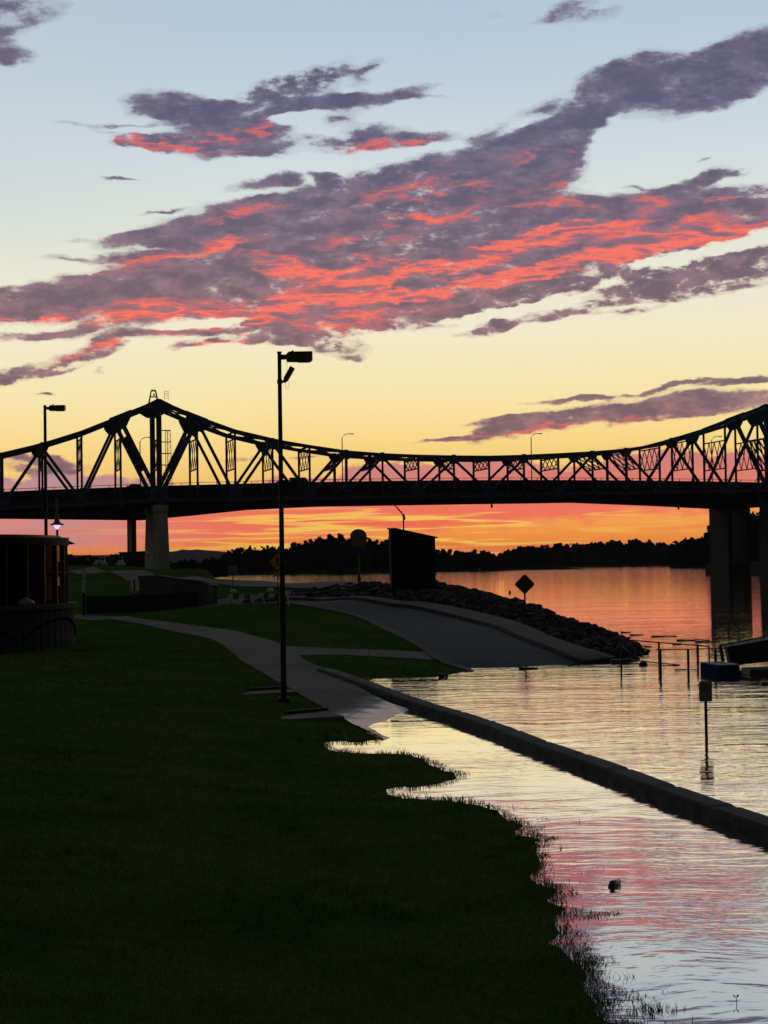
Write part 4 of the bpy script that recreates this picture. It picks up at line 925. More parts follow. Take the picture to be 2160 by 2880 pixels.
# ------------------------------------------------------------------ levee walls, posts and signs
def wall_px(name, lb, cat, pts, d0, d1, th, material, cap=None):
    """a wall whose top edge passes through the given outline; stands on the ground"""
    n = len(pts); tops = [at(px, py, d0+(d1-d0)*k/(n-1)) for k, (px, py) in enumerate(pts)]
    o = empty(name, (tops[0].x, tops[0].y, 0), lb, cat); mb = MB()
    dirv = (tops[-1]-tops[0]); dirv.z = 0; dirv.normalize(); nv = Vector((-dirv.y, dirv.x, 0))
    for a, b_ in zip(tops[:-1], tops[1:]):
        za = min(h1(a.x, a.y), h1(b_.x, b_.y))-.5
        mb.add([(a.x,a.y,za),(b_.x,b_.y,za),b_,a] + [Vector((a.x,a.y,za))+nv*th, Vector((b_.x,b_.y,za))+nv*th, b_+nv*th, a+nv*th], [(0,1,2,3),(7,6,5,4),(3,2,6,7),(0,4,5,1),(1,5,6,2),(0,3,7,4)])
    mb.build('wall_face', material, o)
    if cap:
        mb = MB()
        for a, b_ in zip(tops[:-1], tops[1:]): mb.beam(a+nv*th*.5+Vector((0,0,.045)), b_+nv*th*.5+Vector((0,0,.045)), th+.1, .08, ext=.02)
        mb.build('coping', cap, o)
    return o
m_fwall = mat('grey_flood_wall', (.055,.06,.07), .9, 0, .25, .7)
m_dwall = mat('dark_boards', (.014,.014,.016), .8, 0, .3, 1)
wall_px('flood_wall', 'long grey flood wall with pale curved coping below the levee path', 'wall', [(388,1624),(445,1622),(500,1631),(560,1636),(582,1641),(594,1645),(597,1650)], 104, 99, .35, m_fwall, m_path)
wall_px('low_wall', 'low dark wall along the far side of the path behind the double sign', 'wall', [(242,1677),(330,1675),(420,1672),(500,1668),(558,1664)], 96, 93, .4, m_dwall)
# tall striped board post
b0 = at(236, 1725, 93.5); z0 = h1(b0.x, b0.y); tp = at(240, 1597, 93.5)
e = empty('marker_post', (b0.x, b0.y, z0), 'tall narrow grey marker board standing at the left end of the low dark wall', 'post')
mb = MB(); mb.box((b0.x, b0.y, (z0+tp.z)/2), (.16,.06,tp.z-z0)); mb.build('post', m_black, e)
mb = MB(); mb.box((b0.x+.03, b0.y-.06, tp.z-.28), (.2,.02,.52)); mb.box((b0.x-.0, b0.y-.06, tp.z-.95), (.16,.02,.7)); mb.build('reflector_panel', mat('grey_reflector', (.28,.28,.29), .5), e)
# double white sign
b0 = at(379, 1720, 91); z0 = h1(b0.x, b0.y); tp = at(379, 1629, 91)
e = empty('double_sign', (b0.x, b0.y, z0), 'pair of small white panels side by side on one dark post before the flood wall', 'sign')
mb = MB(); mb.box((b0.x, b0.y, (z0+tp.z)/2), (.07,.05,tp.z-z0)); mb.build('post', m_black, e)
for s_, w in ((-1, .17), (1, .20)):
    mb = MB(); mb.box((b0.x+s_*(w/2+.045), b0.y-.05, tp.z-.31), (w,.02,.58)); mb.box((b0.x+s_*.06, b0.y-.052, tp.z-.66), (.06,.015,.12)); mb.build('panel', m_white, e, bevel=.004)
# text notice sign
FaceM = lambda p: Matrix.Translation(p) @ Matrix.Rotation(R(90), 4, 'X')
b0 = at(658, 1680, 97); z0 = h1(b0.x, b0.y); c = at(655, 1603, 97)
e = empty('notice_sign', (b0.x, b0.y, z0), 'small pale notice sign with lines of text on a thin post beyond the barricades', 'sign')
mb = MB(); mb.box((c.x, b0.y, (z0+c.z)/2), (.06,.05,c.z-z0+.2)); mb.build('post', m_black, e)
m_pale = mat('pale_sign_sheet', (.11,.12,.15), .5, 0, .15, 8)
mb = MB(); mb.box((c.x, b0.y-.05, c.z), (.46,.02,.54)); mb.build('panel', m_pale, e, bevel=.006)
for k in range(5):
    w = (.16,.34,.30,.34,.26)[k]; mb = MB(); mb.box((c.x, b0.y-.066, c.z+.18-k*.095-(0 if k == 0 else .03)), (w,.006,.035)); mb.build('text_line', m_ink, e)
# pedestrian crossing diamond
b0 = at(781, 1690, 88); z0 = h1(b0.x, b0.y); c = at(781, 1580, 88)
e = empty('crossing_sign', (b0.x, b0.y, z0), 'yellow diamond pedestrian sign partly hidden behind the tall lamp post', 'sign')
mb = MB(); mb.box((c.x, b0.y, (z0+c.z)/2), (.06,.05,c.z-z0)); mb.build('post', m_black, e)
mb = MB(); mb.prism([(c.x+a, b0.y-.05, c.z+b_) for a, b_ in ((-.42,0),(-.38,-.05),(-.05,-.38),(0,-.41),(.05,-.38),(.38,-.05),(.42,0),(.05,.38),(0,.41),(-.05,.38))], (0,.02,0)); mb.build('panel', m_yellow, e)
mb = MB(); y = b0.y-.064; mb.lathe((c.x-.02, y, c.z+.19), [(.0,0),(.05,.02),(.05,.08),(.0,.1)], 10)
for a, b_, w in (((.0,.17),(-.01,-.02),.11), ((-.01,-.02),(-.12,-.26),.055), ((-.0,-.02),(.10,-.26),.055), ((.03,.15),(.13,.0),.04), ((-.03,.15),(-.13,.02),.04)): mb.beam((c.x+a[0], y, c.z+a[1]), (c.x+b_[0], y, c.z+b_[1]), .008, w, up=(1,0,0))
mb.build('walking_figure', m_ink, e)
mb = MB(); mb.box((c.x-.02, b0.y-.05, c.z-.59), (.42,.02,.22)); mb.build('plaque', m_yellow, e, bevel=.01)
# barricades
def barricade(px0, px1, ytop, ybot, d, lb, lights):
    a = hit(px0, ybot, 0); b_ = hit(px1, ybot, 0); a = at(px0, ybot, d); b_ = at(px1, ybot, d)
    a.z = h1(a.x, a.y)+.03; b_.z = h1(b_.x, b_.y)+.03; zt_ = at(px0, ytop, d).z; hgt_ = zt_-(a.z+b_.z)/2; L = b_.x-a.x
    e = empty('barricade', ((a.x+b_.x)/2, d, (a.z+b_.z)/2), lb, 'barricade', 'road barricades closing the ramp'); zz = (a.z+b_.z)/2
    for xx in (a.x+.25, b_.x-.25):
        for sy in (-1, 1):
            mb = MB(); mb.beam((xx+.18*(1 if sy < 0 else -.2), d+sy*.35, zz), (xx, d, zz+hgt_), .06, .05, up=(1,0,0)); mb.build('leg', m_white, e)
    mb = MB(); nS = max(5, int(L/.28)); z1, z2 = zz+hgt_-.02, zz+hgt_-.25
    for k in range(nS):
        mb.cur = k % 2; x0, x1 = a.x+L*k/nS, a.x+L*(k+1)/nS; sl = .10
        xa = [max(a.x, min(b_.x, v)) for v in (x0, x1, x1+sl, x0+sl)]
        mb.prism([(xa[0], d-.06, z2), (xa[1], d-.06, z2), (xa[2], d-.06, z1), (xa[3], d-.06, z1)], (0,.03,0))
    mb.build('striped_board', [m_white, m_orange], e)
    for fx in lights:
        mb = MB(); mb.lathe((a.x+L*fx, d, zz+hgt_), [(.0,0),(.09,.02),(.16,.08),(.15,.18),(.07,.24),(.0,.25)], 12); mb.build('warning_lamp', m_white, e, smooth=True)
barricade(636, 718, 1671, 1697, 90.5, 'striped barricade farthest left across the ramp road', (.25,))
barricade(722, 800, 1668, 1696, 89.5, 'striped barricade in the middle of the ramp road beside the tall lamp post', (.5,))
b0 = at(808, 1700, 88); z0 = h1(b0.x, b0.y)+.03; e = empty('barricade', (b0.x, b0.y, z0), 'short white-ended barricade just right of the tall lamp post', 'barricade', 'road barricades closing the ramp')
mb = MB(); c = at(808, 1668, 88); mb.box(c, (.30,.03,.30)); mb.build('striped_board', m_white, e)
for s_ in (-1, 1): mb = MB(); mb.beam((c.x+.08, c.y+s_*.3, z0), (c.x, c.y, c.z), .05, .05, up=(1,0,0)); mb.build('leg', m_white, e)

# arched city sign
d = 105.0; b0 = at(1010, 1643, d); z0 = h1(b0.x, b0.y)-.05; T = at(1010, 1488, d); Bt = at(1010, 1557, d); hw = .49
e = empty('arched_sign', (b0.x, d, z0), 'arch-topped town sign with winged W emblem and gold and blue bands on a flared post', 'sign')
def face(x, z): return (b0.x+x, d-.08, z)
zt_, zb_ = T.z, Bt.z; mb = MB(); arch = [(hw*math.cos(t_), zt_-.42+.42*math.sin(t_)) for t_ in np.linspace(0, math.pi, 17)]
mb.prism([face(-hw, zb_), face(hw, zb_)] + [face(x, z) for x, z in arch], (0,.14,0)); mb.build('panel', m_black, e)
mb = MB(); h2 = hw-.06; mb.prism([(b0.x-h2, d-.085, zt_-.66), (b0.x+h2, d-.085, zt_-.66)] + [(b0.x+h2*math.cos(t_), d-.085, zt_-.42+.36*math.sin(t_)) for t_ in np.linspace(0, math.pi, 15)], (0,.004,0)); mb.build('white_face', mat('dim_white', (.09,.10,.13), .5), e)
mb = MB(); mb.box((b0.x, d-.085, zt_-.87), (h2*2,.006,.38)); mb.build('gold_band', m_gold, e)
mb = MB(); mb.box((b0.x, d-.085, zt_-1.25), (h2*2,.006,.34)); mb.build('blue_band', m_blue, e)
mb = MB(); y = d-.095
for a, b_, w in (((-.24,.10),(-.08,-.12),.07), ((-.08,-.12),(.0,.05),.06), ((.0,.05),(.07,-.12),.07), ((.07,-.12),(.22,.12),.07)): mb.beam((b0.x+a[0], y, zt_-.27+a[1]), (b0.x+b_[0], y, zt_-.27+b_[1]), .008, w, up=(1,0,0))
mb.build('w_emblem', m_ink, e)
text_mesh('WINONA', .19, Matrix.Translation((0, -.1, zt_-.53-z0)) @ Matrix.Rotation(R(90), 4, 'X'), 'lettering', m_blue, e)
for k in range(3): mb = MB(); mb.box((b0.x, d-.09, zt_-.76-k*.12), (.62,.006,.04)); mb.build('text_line', m_ink, e)
for k in range(2): mb = MB(); mb.box((b0.x, d-.09, zt_-1.18-k*.13), (.62,.006,.04)); mb.build('text_line', m_ink, e)
mb = MB(); mb.lathe((b0.x, d, z0), [(.26,0),(.22,.12),(.12,.2),(.10,.5),(.06,.62),(.05,zb_-z0)], 14); mb.build('post', m_black, e)

# dark slab
d = 98.0; P = [at(1098,1486,d), at(1103,1652,d), at(1227,1664,d+1.2), at(1224,1512,d+1.2)]
e = empty('sloping_slab', (P[1].x, P[1].y, 1.8), 'big near-black monument slab with sloping top standing on the riprap', 'monument')
mb = MB(); q = [P[1]+Vector((0,0,-.6)), P[2]+Vector((0,0,-.6)), P[3], P[0]]
mb.prism(q, (-.10, 1.1, 0)); mb.build('slab', mat('near_black_stone', (.010,.009,.009), .8, 0, .3, 1, spec=.1), e, bevel=.03)
mb = MB(); dv = (P[3]-P[0]); mb.beam(P[0]+Vector((.03,.5,.0)), P[3]+Vector((-.08,.5,.0)), 1.0, .06); mb.build('top_coping', mat('dark_coping', (.012,.011,.011), .8, spec=.1), e)
# bent pole behind the slab
d = 116.0; a = at(1136, 1500, d); b_ = at(1134.5, 1449, d); z0 = h1(a.x, a.y); e = empty('mast', (a.x, a.y, z0), 'slender pole with a bent diagonal arm rising behind the dark slab', 'pole')
mb = MB(); mb.tube([(a.x, a.y, z0), b_], .055, 8, .045); mb.box(b_, (.16,.1,.16)); mb.box(at(1137, 1457, d), (.14,.12,.24)); mb.build('pole', m_rust, e)
mb = MB(); c1 = at(1108, 1420, d); mb.tube([b_, c1], .035, 6, .02)
for k in range(4): q = b_.lerp(c1, .25+.2*k); mb.box(q+Vector((0,0,.05)), (.12,.05,.1))
mb.build('arm', m_rust, e)
# diamond warning sign
d = 76.0; c = at(1475.5, 1643, d); bz = at(1484, 1762, d); z0 = h1(c.x, c.y)-.1
e = empty('diamond_sign', (c.x, c.y, z0), 'dark diamond warning sign on a post in the stone bank', 'sign')
s_ = 26.5/F_PX*d; k_ = .045; mb = MB()
mb.prism([(c.x+a, d-.03, c.z+b_) for a, b_ in ((-s_,k_),(-s_,-k_),(-k_,-s_),(k_,-s_),(s_,-k_),(s_,k_),(k_,s_),(-k_,s_))], (0,.012,0)); mb.build('panel', mat('dark_amber_sheet', (.05,.022,.008), .6), e)
mb = MB(); y = d-.04; mb.beam((c.x+.04,y,c.z-.22),(c.x+.04,y,c.z+.12),.008,.07,up=(1,0,0)); mb.beam((c.x+.07,y,c.z+.10),(c.x-.16,y,c.z+.10),.008,.07); mb.prism([(c.x-.14,y,c.z+.2),(c.x-.26,y,c.z+.1),(c.x-.14,y,c.z)],(0,.006,0)); mb.build('arrow_symbol', m_ink, e)
mb = MB(); mb.box((c.x, d+.02, (z0+c.z)/2), (.075,.05,c.z-z0+.3)); mb.build('post', m_rust, e)
# no-swimming style sign standing in the water
w = gz(1987, 2064, 0); d = w.y; c = at(1983.5, 1945, d)
e = empty('prohibition_sign', (w.x, d, -.6), 'small white prohibition sign on a pole standing alone in the flood water', 'sign')
mb = MB(); hw, hh_ = .128, .195; rr_ = .03; pl = []
for cx_, cz_, a0 in ((1,1,0),(-1,1,90),(-1,-1,180),(1,-1,270)):
    for t_ in (0,45,90): pl.append((c.x+cx_*(hw-rr_)+rr_*math.cos(R(a0+t_)), d-.03, c.z+cz_*(hh_-rr_)+rr_*math.sin(R(a0+t_))))
mb.prism(pl, (0,.006,0)); mb.build('panel', mat('worn_white_sheet', (.11,.125,.13), .5, 0, .2, 12), e)
mb = MB(); cc_ = Vector((c.x, d-.036, c.z+.075)); N = 28
vs = [cc_+Vector((r_*math.cos(6.2832*k/N), 0, r_*math.sin(6.2832*k/N))) for r_ in (.072,.095) for k in range(N)]
mb.add(vs, [(k, (k+1)%N, N+(k+1)%N, N+k) for k in range(N)]); mb.beam(cc_+Vector((-.055,-.002,.055)), cc_+Vector((.055,-.002,-.055)), .004, .02, up=(1,0,1)); mb.build('ring_and_slash', mat('faded_red', (.09,.05,.06), .5), e)
mb = MB(); mb.lathe(cc_+Vector((.02,.002,.02)), [(0,0),(.018,.008),(.018,.03),(0,.04)], 8); mb.beam(cc_+Vector((.02,.002,.02)), cc_+Vector((-.02,.002,-.035)), .003, .045, up=(1,0,0)); mb.beam(cc_+Vector((-.02,.002,-.02)), cc_+Vector((-.04,.002,-.06)), .003, .03, up=(1,0,0)); mb.build('figure_symbol', m_ink, e)
mb = MB(); mb.box((c.x+.005, d, (c.z-.6)/2+.05), (.055,.03,c.z+.7)); mb.build('post', m_rust, e)

# concrete pads by the path, with a dark step behind each
def pad(pts, lb, yl):
    q = [hit(*p) for p in pts]; c = sum(q, Vector())/len(q); e = empty('concrete_pad', (c.x, c.y, c.z), lb, 'paving')
    mb = MB(); z = c.z+.03; mb.prism([(p.x, p.y, z-.25) for p in q], (0,0,.25)); mb.build('slab', m_path, e, bevel=.008)
    a, b_ = q[0], q[1]; mb = MB(); mb.beam((a.x, a.y+.09, z+.0), (b_.x-.05, b_.y+.09, z+.0), .10, .13); mb.build('back_step', m_dwall, e)
pad([(700,1944),(808,1942),(836,1953),(678,1955)], 'pale concrete pad left of the tall lamp base', 0)
pad([(800,2008),(925,2003),(968,2026),(785,2026)], 'pale concrete pad below the tall lamp, touching the path', 0)
POLYS.append([(hit(*p).x, hit(*p).y) for p in [(700,1944),(808,1942),(836,1953),(678,1955)]]); POLYS.append([(hit(*p).x, hit(*p).y) for p in [(785,2004),(935,2000),(968,2026),(785,2028)]])

# ------------------------------------------------------------------ drowned dock on the right
def rail_set(lb, posts, railpts, d, grp, r=.032):
    e = empty('railing', (at(posts[0][0], posts[0][1], d).x, d, -.4), lb, 'railing', grp)
    for px, yt, w_ in posts:
        p = at(px, yt, d); mb = MB(); mb.box((p.x, d, (p.z-.5)/2), (w_, .07, p.z+.5)); mb.build('post', m_rust, e)
    mb = MB(); mb.tube([at(px, py, d) for px, py in railpts], r, 6); mb.build('rail', m_rust, e)
rail_set('longer rear handrail of the drowned dock with four posts', [(1746,1799,.05),(1853,1808,.06),(1962,1816,.065),(1994,1818,.04)], [(1731,1797),(1853,1807),(1962,1815),(1996,1818)], 57, 'dock handrails', .022)
rail_set('lower front handrail of the drowned dock ending at the blue float', [(1857,1827,.062),(1935,1826,.065),(2012,1824,.07)], [(1843,1827),(1935,1826),(2027,1824)], 53.5, 'dock handrails', .018)
def pxbox(name, lb, cat, tpx, d_near, material, topm, depth_drop):
    pass
a = gz(2023, 1904, 0); # near corner of the blue float
hgt_ = .32; L0 = gz(1969, 1899, 0); L0 = a+Vector((-.27, 1.6, 0)); R1 = a+Vector((.62, .10, 0)); R2 = L0+(R1-a)
e = empty('dock_float', (a.x, a.y, 0), 'dark blue box-shaped dock float with grey top half awash', 'float')
mb = MB(); mb.prism([v+Vector((0,0,-.3)) for v in (a, R1, R2, L0)], (0,0,hgt_+.3)); mb.build('hull', m_float, e, bevel=.02)
mb = MB(); up_ = Vector((0,0,hgt_+.004)); cq = (a+R2)/2; mb.prism([cq+(v-cq)*1.03+up_ for v in (a, R1, R2, L0)], (0,0,.03)); mb.build('top_deck', m_floattop, e)
mb = MB(); q = a.lerp(R2, .35)+Vector((.1,0,hgt_+.03)); mb.tube([q+Vector((.05*math.cos(t_),0,.07*math.sin(t_))) for t_ in np.linspace(0, math.pi, 7)], .01, 5); mb.build('lifting_ring', m_rust, e)
# gangway
d = 55.0; e = empty('gangway', (at(2050,1860,d).x, d, 0), 'dark boarded gangway ramp sloping up to the right edge behind the blue float', 'gangway')
q = [at(2044,1820,d), at(2056,1873,d), at(2250,1850,d), at(2250,1783,d)]; mb = MB(); mb.prism(q, (.2,1.6,0)); mb.build('side_panel', m_dwall, e)
mb = MB(); a1, b1 = at(2024,1815,d), at(2250,1772,d); mb.tube([a1, b1], .022, 6); mb.tube([a1+Vector((.0,0,-.1)), at(2044,1822,d)], .015, 6)
for k in range(5): p = a1.lerp(b1, .15+.2*k); mb.tube([p, p+Vector((0,0,-.25))], .015, 6)
mb.build('handrail', m_rust, e)
mb = MB(); p0, p1 = at(2025,1814,d), at(2034,1860,d); mb.beam(p0, p1, .07, .11, up=(1,0,0)); mb.build('end_post', m_rust, e)
mb = MB()
for k in range(3): mb.tube([at(1994,1830+k*9,d), at(2040,1834+k*10,d)], .012, 5)
mb.tube([at(1996,1822,d), at(2024,1850,d)], .012, 5); mb.tube([at(1996,1850,d), at(2024,1826,d)], .012, 5); mb.build('gate_bars', m_rust, e)
mb = MB(); p = gz(2185, 1888, 0); mb.box(p+Vector((.0,0,.03)), (1.9, 1.2, .14)); tag(mb.build('sunken_deck', m_wood), 'dark waterlogged deck under the gangway at the right edge', 'deck')
mb = MB(); mb.box(gz(2160,1925,0)+Vector((.25,0,0)), (.9,.3,.14)); tag(mb.build('floating_timber', m_wood, bevel=.02), 'dark timber afloat at the right edge in front of the sunken deck', 'timber')
def flot(name, lb, cat, px, py, sz, rz=0, material=None, z=.02, grp=None):
    p = gz(px, py, 0); mb = MB(); N = 7; L = sz[0]
    pts = [Vector((p.x+math.cos(rz)*L*(k/N-.5), p.y+math.sin(rz)*L*(k/N-.5)+.02*math.sin(k*2.1+px), z+.008*math.sin(k*1.7))) for k in range(N+1)]
    if sz[2] > 0: mb.tube(pts, sz[1], 7, sz[1]*sz[2])
    return tag(mb.build(name, material or m_wood), lb, cat, grp)
mb = MB(); p = gz(1742, 1864, 0); mb.box(p+Vector((0,0,.04)), (.56,.3,.14), .05); mb.box(p+Vector((.2,-.05,.11)), (.18,.2,.05), .05); tag(mb.build('floating_timber', m_wood, bevel=.01), 'thick dark timber afloat at the foot of the first railing post', 'timber')
mb = MB(); p = gz(1809, 1871, 0); mb.lathe(p+Vector((0,0,-.05)), [(.0,-.1),(.12,-.08),(.15,.05),(.13,.14),(.05,.19),(.0,.19)], 14); tag(mb.build('buoy', m_black, smooth=True), 'round black buoy floating between the railing posts', 'buoy')
mb = MB(); mb.tube([gz(1770,1861,0)+Vector((0,0,.08)), gz(1850,1868,0)+Vector((0,0,.04)), gz(1912,1871,0)+Vector((0,0,.01))], .02, 6); tag(mb.build('mooring_pole', m_wood), 'thin pole lying on the water from the timber towards the float', 'pole')
flot('driftwood', 'thin stick afloat just left of the blue float', 'driftwood', 1930, 1884, (.7,.018,.5))
for px, py, L, lb in ((1790,1786,.6,'short stick adrift just beyond the first railing post'),(1868,1790,1.2,'long thin stick adrift above the second railing post'),(1802,1826,.5,'stick floating under the rail between the first two posts'),(1822,1819,.3,'tiny stick floating under the rail close to the second post'),(1950,1801,1.4,'longest stick adrift, above the third railing post'),(1760,1779,.5,'small stick farthest out above the railing start'),(1700,1783,.9,'stick adrift beyond the rocks, left of the railing'),(1905,1812,.4,'small stick between the second and third railing posts'),(1660,1776,.6,'leftmost stick adrift behind the stone bank tip'),(1990,1806,1.0,'stick adrift just left of the gangway rail')):
    flot('driftwood', lb, 'driftwood', px, py, (L,.028,.5), rng.uniform(-.2,.2), grp='drifting sticks')
flot('driftwood', 'small dark clump of weed and sticks on the water below the diamond sign', 'driftwood', 1486, 1882, (.6,.05,.6)); 
flot('driftwood', 'dark lump of wood off the tip of the small lawn', 'driftwood', 1247, 1905, (.25,.07,.6), z=.05)
# bottle-like float near the grass
p = gz(1722, 2492, 0); e = empty('bottle', (p.x, p.y, 0), 'small pale bottle with a dark end bobbing off the grass edge', 'bottle')
mb = MB(); dv = Vector((.08,.12,.01)); mb.tube([p+Vector((0,0,.03)), p+dv*.5+Vector((0,0,.02)), p+dv+Vector((0,0,.015))], .03, 10, .034); mb.build('body', mat('cloudy_plastic', (.5,.5,.52), .3), e, smooth=True)
mb = MB(); mb.tube([p-dv*.45+Vector((0,0,.01)), p-dv*.1+Vector((0,0,.025)), p+Vector((0,0,.03))], .018, 8, .037); mb.build('neck', m_black, e, smooth=True)
for px, py, lb in ((1347,1606,'tiny dark channel buoy far out on the orange water'),(1434,1668,'tiny dark speck of a float left of the diamond sign')):
    p = gz(px, py, 0); k_ = p.y/500; mb = MB(); mb.lathe(p+Vector((0,0,-.2*k_)), [(0,0),(.35*k_,.1*k_),(.35*k_,.5*k_),(.12*k_,1.0*k_),(0,1.05*k_)], 10); tag(mb.build('buoy', m_black), lb, 'buoy')

# things under the bridge at the left
b0 = at(375, 1600, 235); mb = MB(); e = empty('shed', (b0.x, 235, 0), 'dark flat-topped shed under the bridge at the left', 'building')
t_ = at(375, 1555, 235); mb.box((b0.x, 235, (t_.z+2)/2), (3.3, 3, t_.z-2), .05); mb.build('wall', m_dwall, e); mb = MB(); mb.box((b0.x, 235, t_.z+.06), (3.6,3.3,.12), .05); mb.build('roof', m_black, e)
b0 = at(362, 1600, 236); mb = MB(); mb.tube([(b0.x, 234, 2.5), at(362, 1520, 234)], .12, 6); tag(mb.build('utility_pole', m_black), 'short plain pole rising beside the shed under the bridge', 'pole')
for k, (px, lb) in enumerate(((273,'small white boat on a trailer, left of two under the bridge'),(287,'small white boat with upright mast, right of two under the bridge'),(337,'pale little cart parked left of the shed'))):
    p = at(px, 1597, 190); z0 = h1(p.x, p.y); z0 = max(z0, p.z-.3); e = empty('boat' if k < 2 else 'cart', (p.x, p.y, z0), lb, 'boat' if k < 2 else 'cart')
    mb = MB(); mb.prism([(p.x-.5, p.y, z0+.35),(p.x-.35, p.y, z0+.1),(p.x+.35, p.y, z0+.1),(p.x+.5, p.y, z0+.4)], (0,1.2,0)); mb.build('hull', m_white, e)
    mb = MB(); mb.box((p.x, p.y+.5, z0+.5), (.5,.6,.3)); mb.box((p.x+.2, p.y+.5, z0+.8), (.06,.06,.6)); mb.build('cabin', m_white, e)
    for s_ in (-.25, .25): mb = MB(); mb.tube([(p.x+s_, p.y-.1, z0+.08), (p.x+s_, p.y+.05, z0+.08)], .13, 10); mb.build('wheel', m_black, e)

# ------------------------------------------------------------------ grass
def in_polys(x, y):
    r_ = np.zeros(x.shape, bool)
    for P_ in POLYS:
        P_ = np.array(P_); ins = np.zeros(x.shape, bool)
        for i in range(len(P_)):
            ax, ay = P_[i]; bx, by = P_[(i+1)%len(P_)]
            if ay == by: continue
            c = ((ay > y) != (by > y)); ins ^= c & (x < ax+(y-ay)/(by-ay)*(bx-ax))
        r_ |= ins
    return r_
def clump(x, y, s=1.0, o=0): return np.array([mnoise.noise((a*s, b_*s, o)) for a, b_ in zip(x, y)])
def blades(x, y, z, hgt_, wid, nper, spread, lean, seed):
    r_ = np.random.default_rng(seed); N = len(x)*nper
    X = np.repeat(x, nper)+r_.normal(0, spread, N); Y = np.repeat(y, nper)+r_.normal(0, spread, N); Z = np.repeat(z, nper); Hh = np.repeat(hgt_, nper)*r_.uniform(.55, 1.15, N)
    a = r_.uniform(0, 6.283, N); w = wid*r_.uniform(.7, 1.3, N); lx = r_.normal(0, lean, N)*Hh; ly = r_.normal(0, lean, N)*Hh
    cx, cy = np.cos(a)*w/2, np.sin(a)*w/2
    V = np.empty((N, 5, 3))
    V[:,0] = np.stack([X-cx, Y-cy, Z-.01], -1); V[:,1] = np.stack([X+cx, Y+cy, Z-.01], -1)
    V[:,2] = np.stack([X+cx*.8+lx*.35, Y+cy*.8+ly*.35, Z+Hh*.6], -1); V[:,3] = np.stack([X-cx*.8+lx*.35, Y-cy*.8+ly*.35, Z+Hh*.6], -1); V[:,4] = np.stack([X+lx, Y+ly, Z+Hh], -1)
    b_ = np.arange(N)[:, None]*5
    return V.reshape(-1, 3), np.concatenate([b_+np.array([0,1,2]), b_+np.array([0,2,3]), b_+np.array([3,2,4])])
allV, allF, off = [], [], 0
for (d0, d1, dn, hb, wd, npr) in ((9.5,16,340,.045,.006,5),(16,24,150,.05,.008,5),(24,34,62,.052,.011,5),(34,48,26,.055,.015,5),(48,66,9,.06,.022,5)):
    area = (d1*d1-d0*d0)*.5*.46; N = int(area*dn); y = np.sqrt(rng.uniform(d0*d0, d1*d1, N)); x = y*rng.uniform(-.235, .215, N)
    sd = sdist(x, y); k = (sd > .0) & ~in_polys(x, y) & (np.hypot(x-PC.x, y-PC.y) > PR+.1); x, y, sd = x[k], y[k], sd[k]
    cl = clump(x, y, 1.3); cl2 = clump(x, y, 5, 9); k = rng.random(len(x)) < .72+.5*cl2; x, y, sd, cl, cl2 = x[k], y[k], sd[k], cl[k], cl2[k]
    z = H(x, y); hg = hb*(1+.55*cl+.5*cl2)*(1+.9*np.exp(-sd/.35)); v, f = blades(x, y, z, np.maximum(hg, .02), wd, npr, .035, .45, int(d0)); allV.append(v); allF.append(f+off); off += len(v)
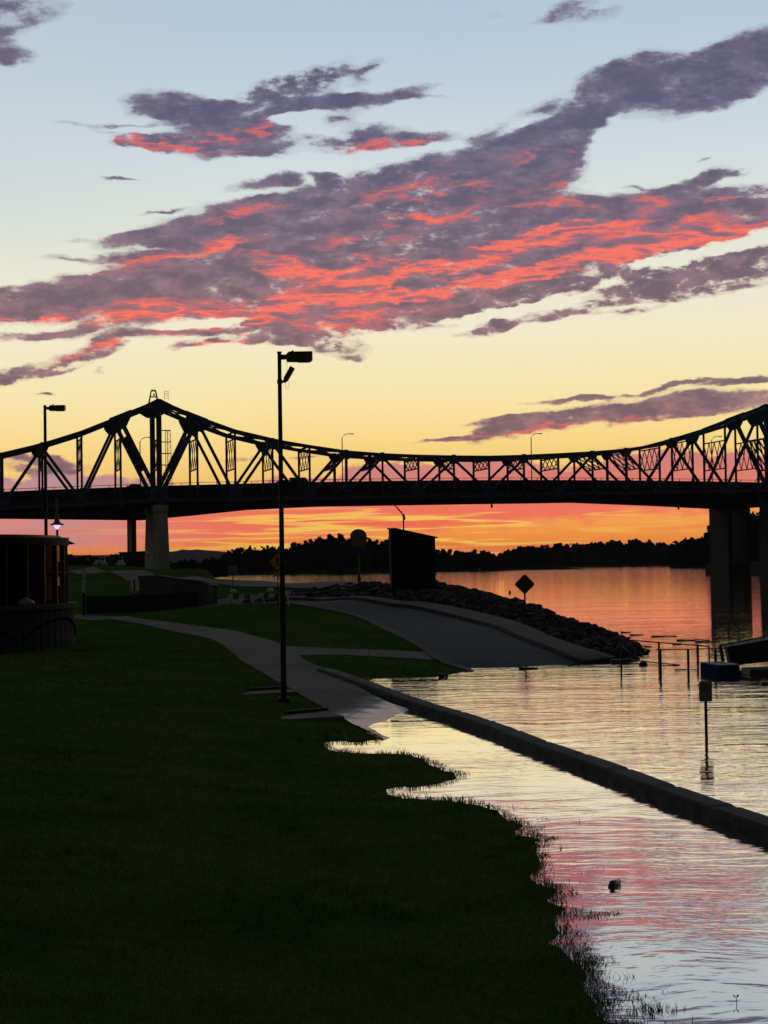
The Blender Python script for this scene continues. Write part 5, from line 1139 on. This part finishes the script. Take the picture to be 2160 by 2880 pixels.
# fringe standing in the shallow water
N = 70000; y = rng.uniform(11, 44, N); x = y*rng.uniform(-.06, .2, N); sd = sdist(x, y); cl = clump(x, y, 1.6, 3)
k = (sd < 0.02) & (sd > -.08-.16*np.clip(cl+.2, 0, 1)-(y < 27)*.38*np.clip(cl*1.8-.15, 0, 1)) & ~in_polys(x, y) & (y < 38); x, y = x[k], y[k]
v, f = blades(x, y, np.full(len(x), -.03), np.full(len(x), .055), .009, 5, .035, .6, 99); allV.append(v); allF.append(f+off); off += len(v)
o = fast_mesh('grass', np.concatenate(allV), np.concatenate(allF), m_blade, smooth=False); tag(o, 'short dark green mown grass covering the sloping lawn', 'grass', kind='stuff')
# weeds standing in the water off the lawn
N = 5200; y = rng.uniform(11.5, 26, N); x = y*rng.uniform(.03, .17, N); sd = sdist(x, y); cl = clump(x, y, 1.4, 11)
k = (sd < -.02) & (sd > -.75) & (rng.random(N) < np.clip(.25+cl*1.6, 0, 1)*np.exp(sd*3.2)); x, y = x[k], y[k]
v1, f1_ = blades(x, y, np.full(len(x), -.03), rng.uniform(.025, .085, len(x)), .007, 3, .02, .5, 5)
p = gz(1832, 2842, 0); ex = rng.normal(p.x, .10, 60); ey = rng.normal(p.y, .07, 60); v2, f2_ = blades(ex, ey, np.full(60, -.02), np.full(60, .07), .006, 3, .03, .6, 6)
tag(fast_mesh('water_weeds', np.concatenate([v1, v2]), np.concatenate([f1_, f2_+len(v1)]), m_weed, smooth=False), 'sparse weed stems poking through the shallow water off the lawn', 'weeds', kind='stuff')
p = gz(2071, 2822, 0); mb = MB(); mb.tube([p+Vector((0,0,-.05)), p+Vector((.002,0,.03)), p+Vector((-.004,0,.05))], .003, 5)
for a in (-.5, .6, 2.4): q = p+Vector((-.003,0,.046)); mb.add([q, q+Vector((.018*math.cos(a),.01,.02)), q+Vector((.03*math.cos(a),0,.012)), q+Vector((.018*math.cos(a),-.01,.004))], [(0,1,2,3)])
tag(mb.build('weed_sprig', m_weed), 'lone little sprig standing in the water near the bottom right corner', 'plant')

# ------------------------------------------------------------------ evening haze over the river
m_haze = bpy.data.materials.new('evening_haze'); m_haze.use_nodes = True; n = NT(m_haze.node_tree); n.n.clear()
mo = n.node('ShaderNodeOutputMaterial'); pv = n.node('ShaderNodeVolumePrincipled'); pv.inputs['Color'].default_value = (.75,.72,.80,1); pv.inputs['Density'].default_value = 0.00003; pv.inputs['Anisotropy'].default_value = .0
n.l.new(pv.outputs[0], mo.inputs['Volume'])
mb = MB(); mb.box((0, 4300, 44), (18500, 10200, 94)); hz_o = mb.build('haze', m_haze); tag(hz_o, 'thin evening haze over the river and far hills', 'haze', kind='stuff')
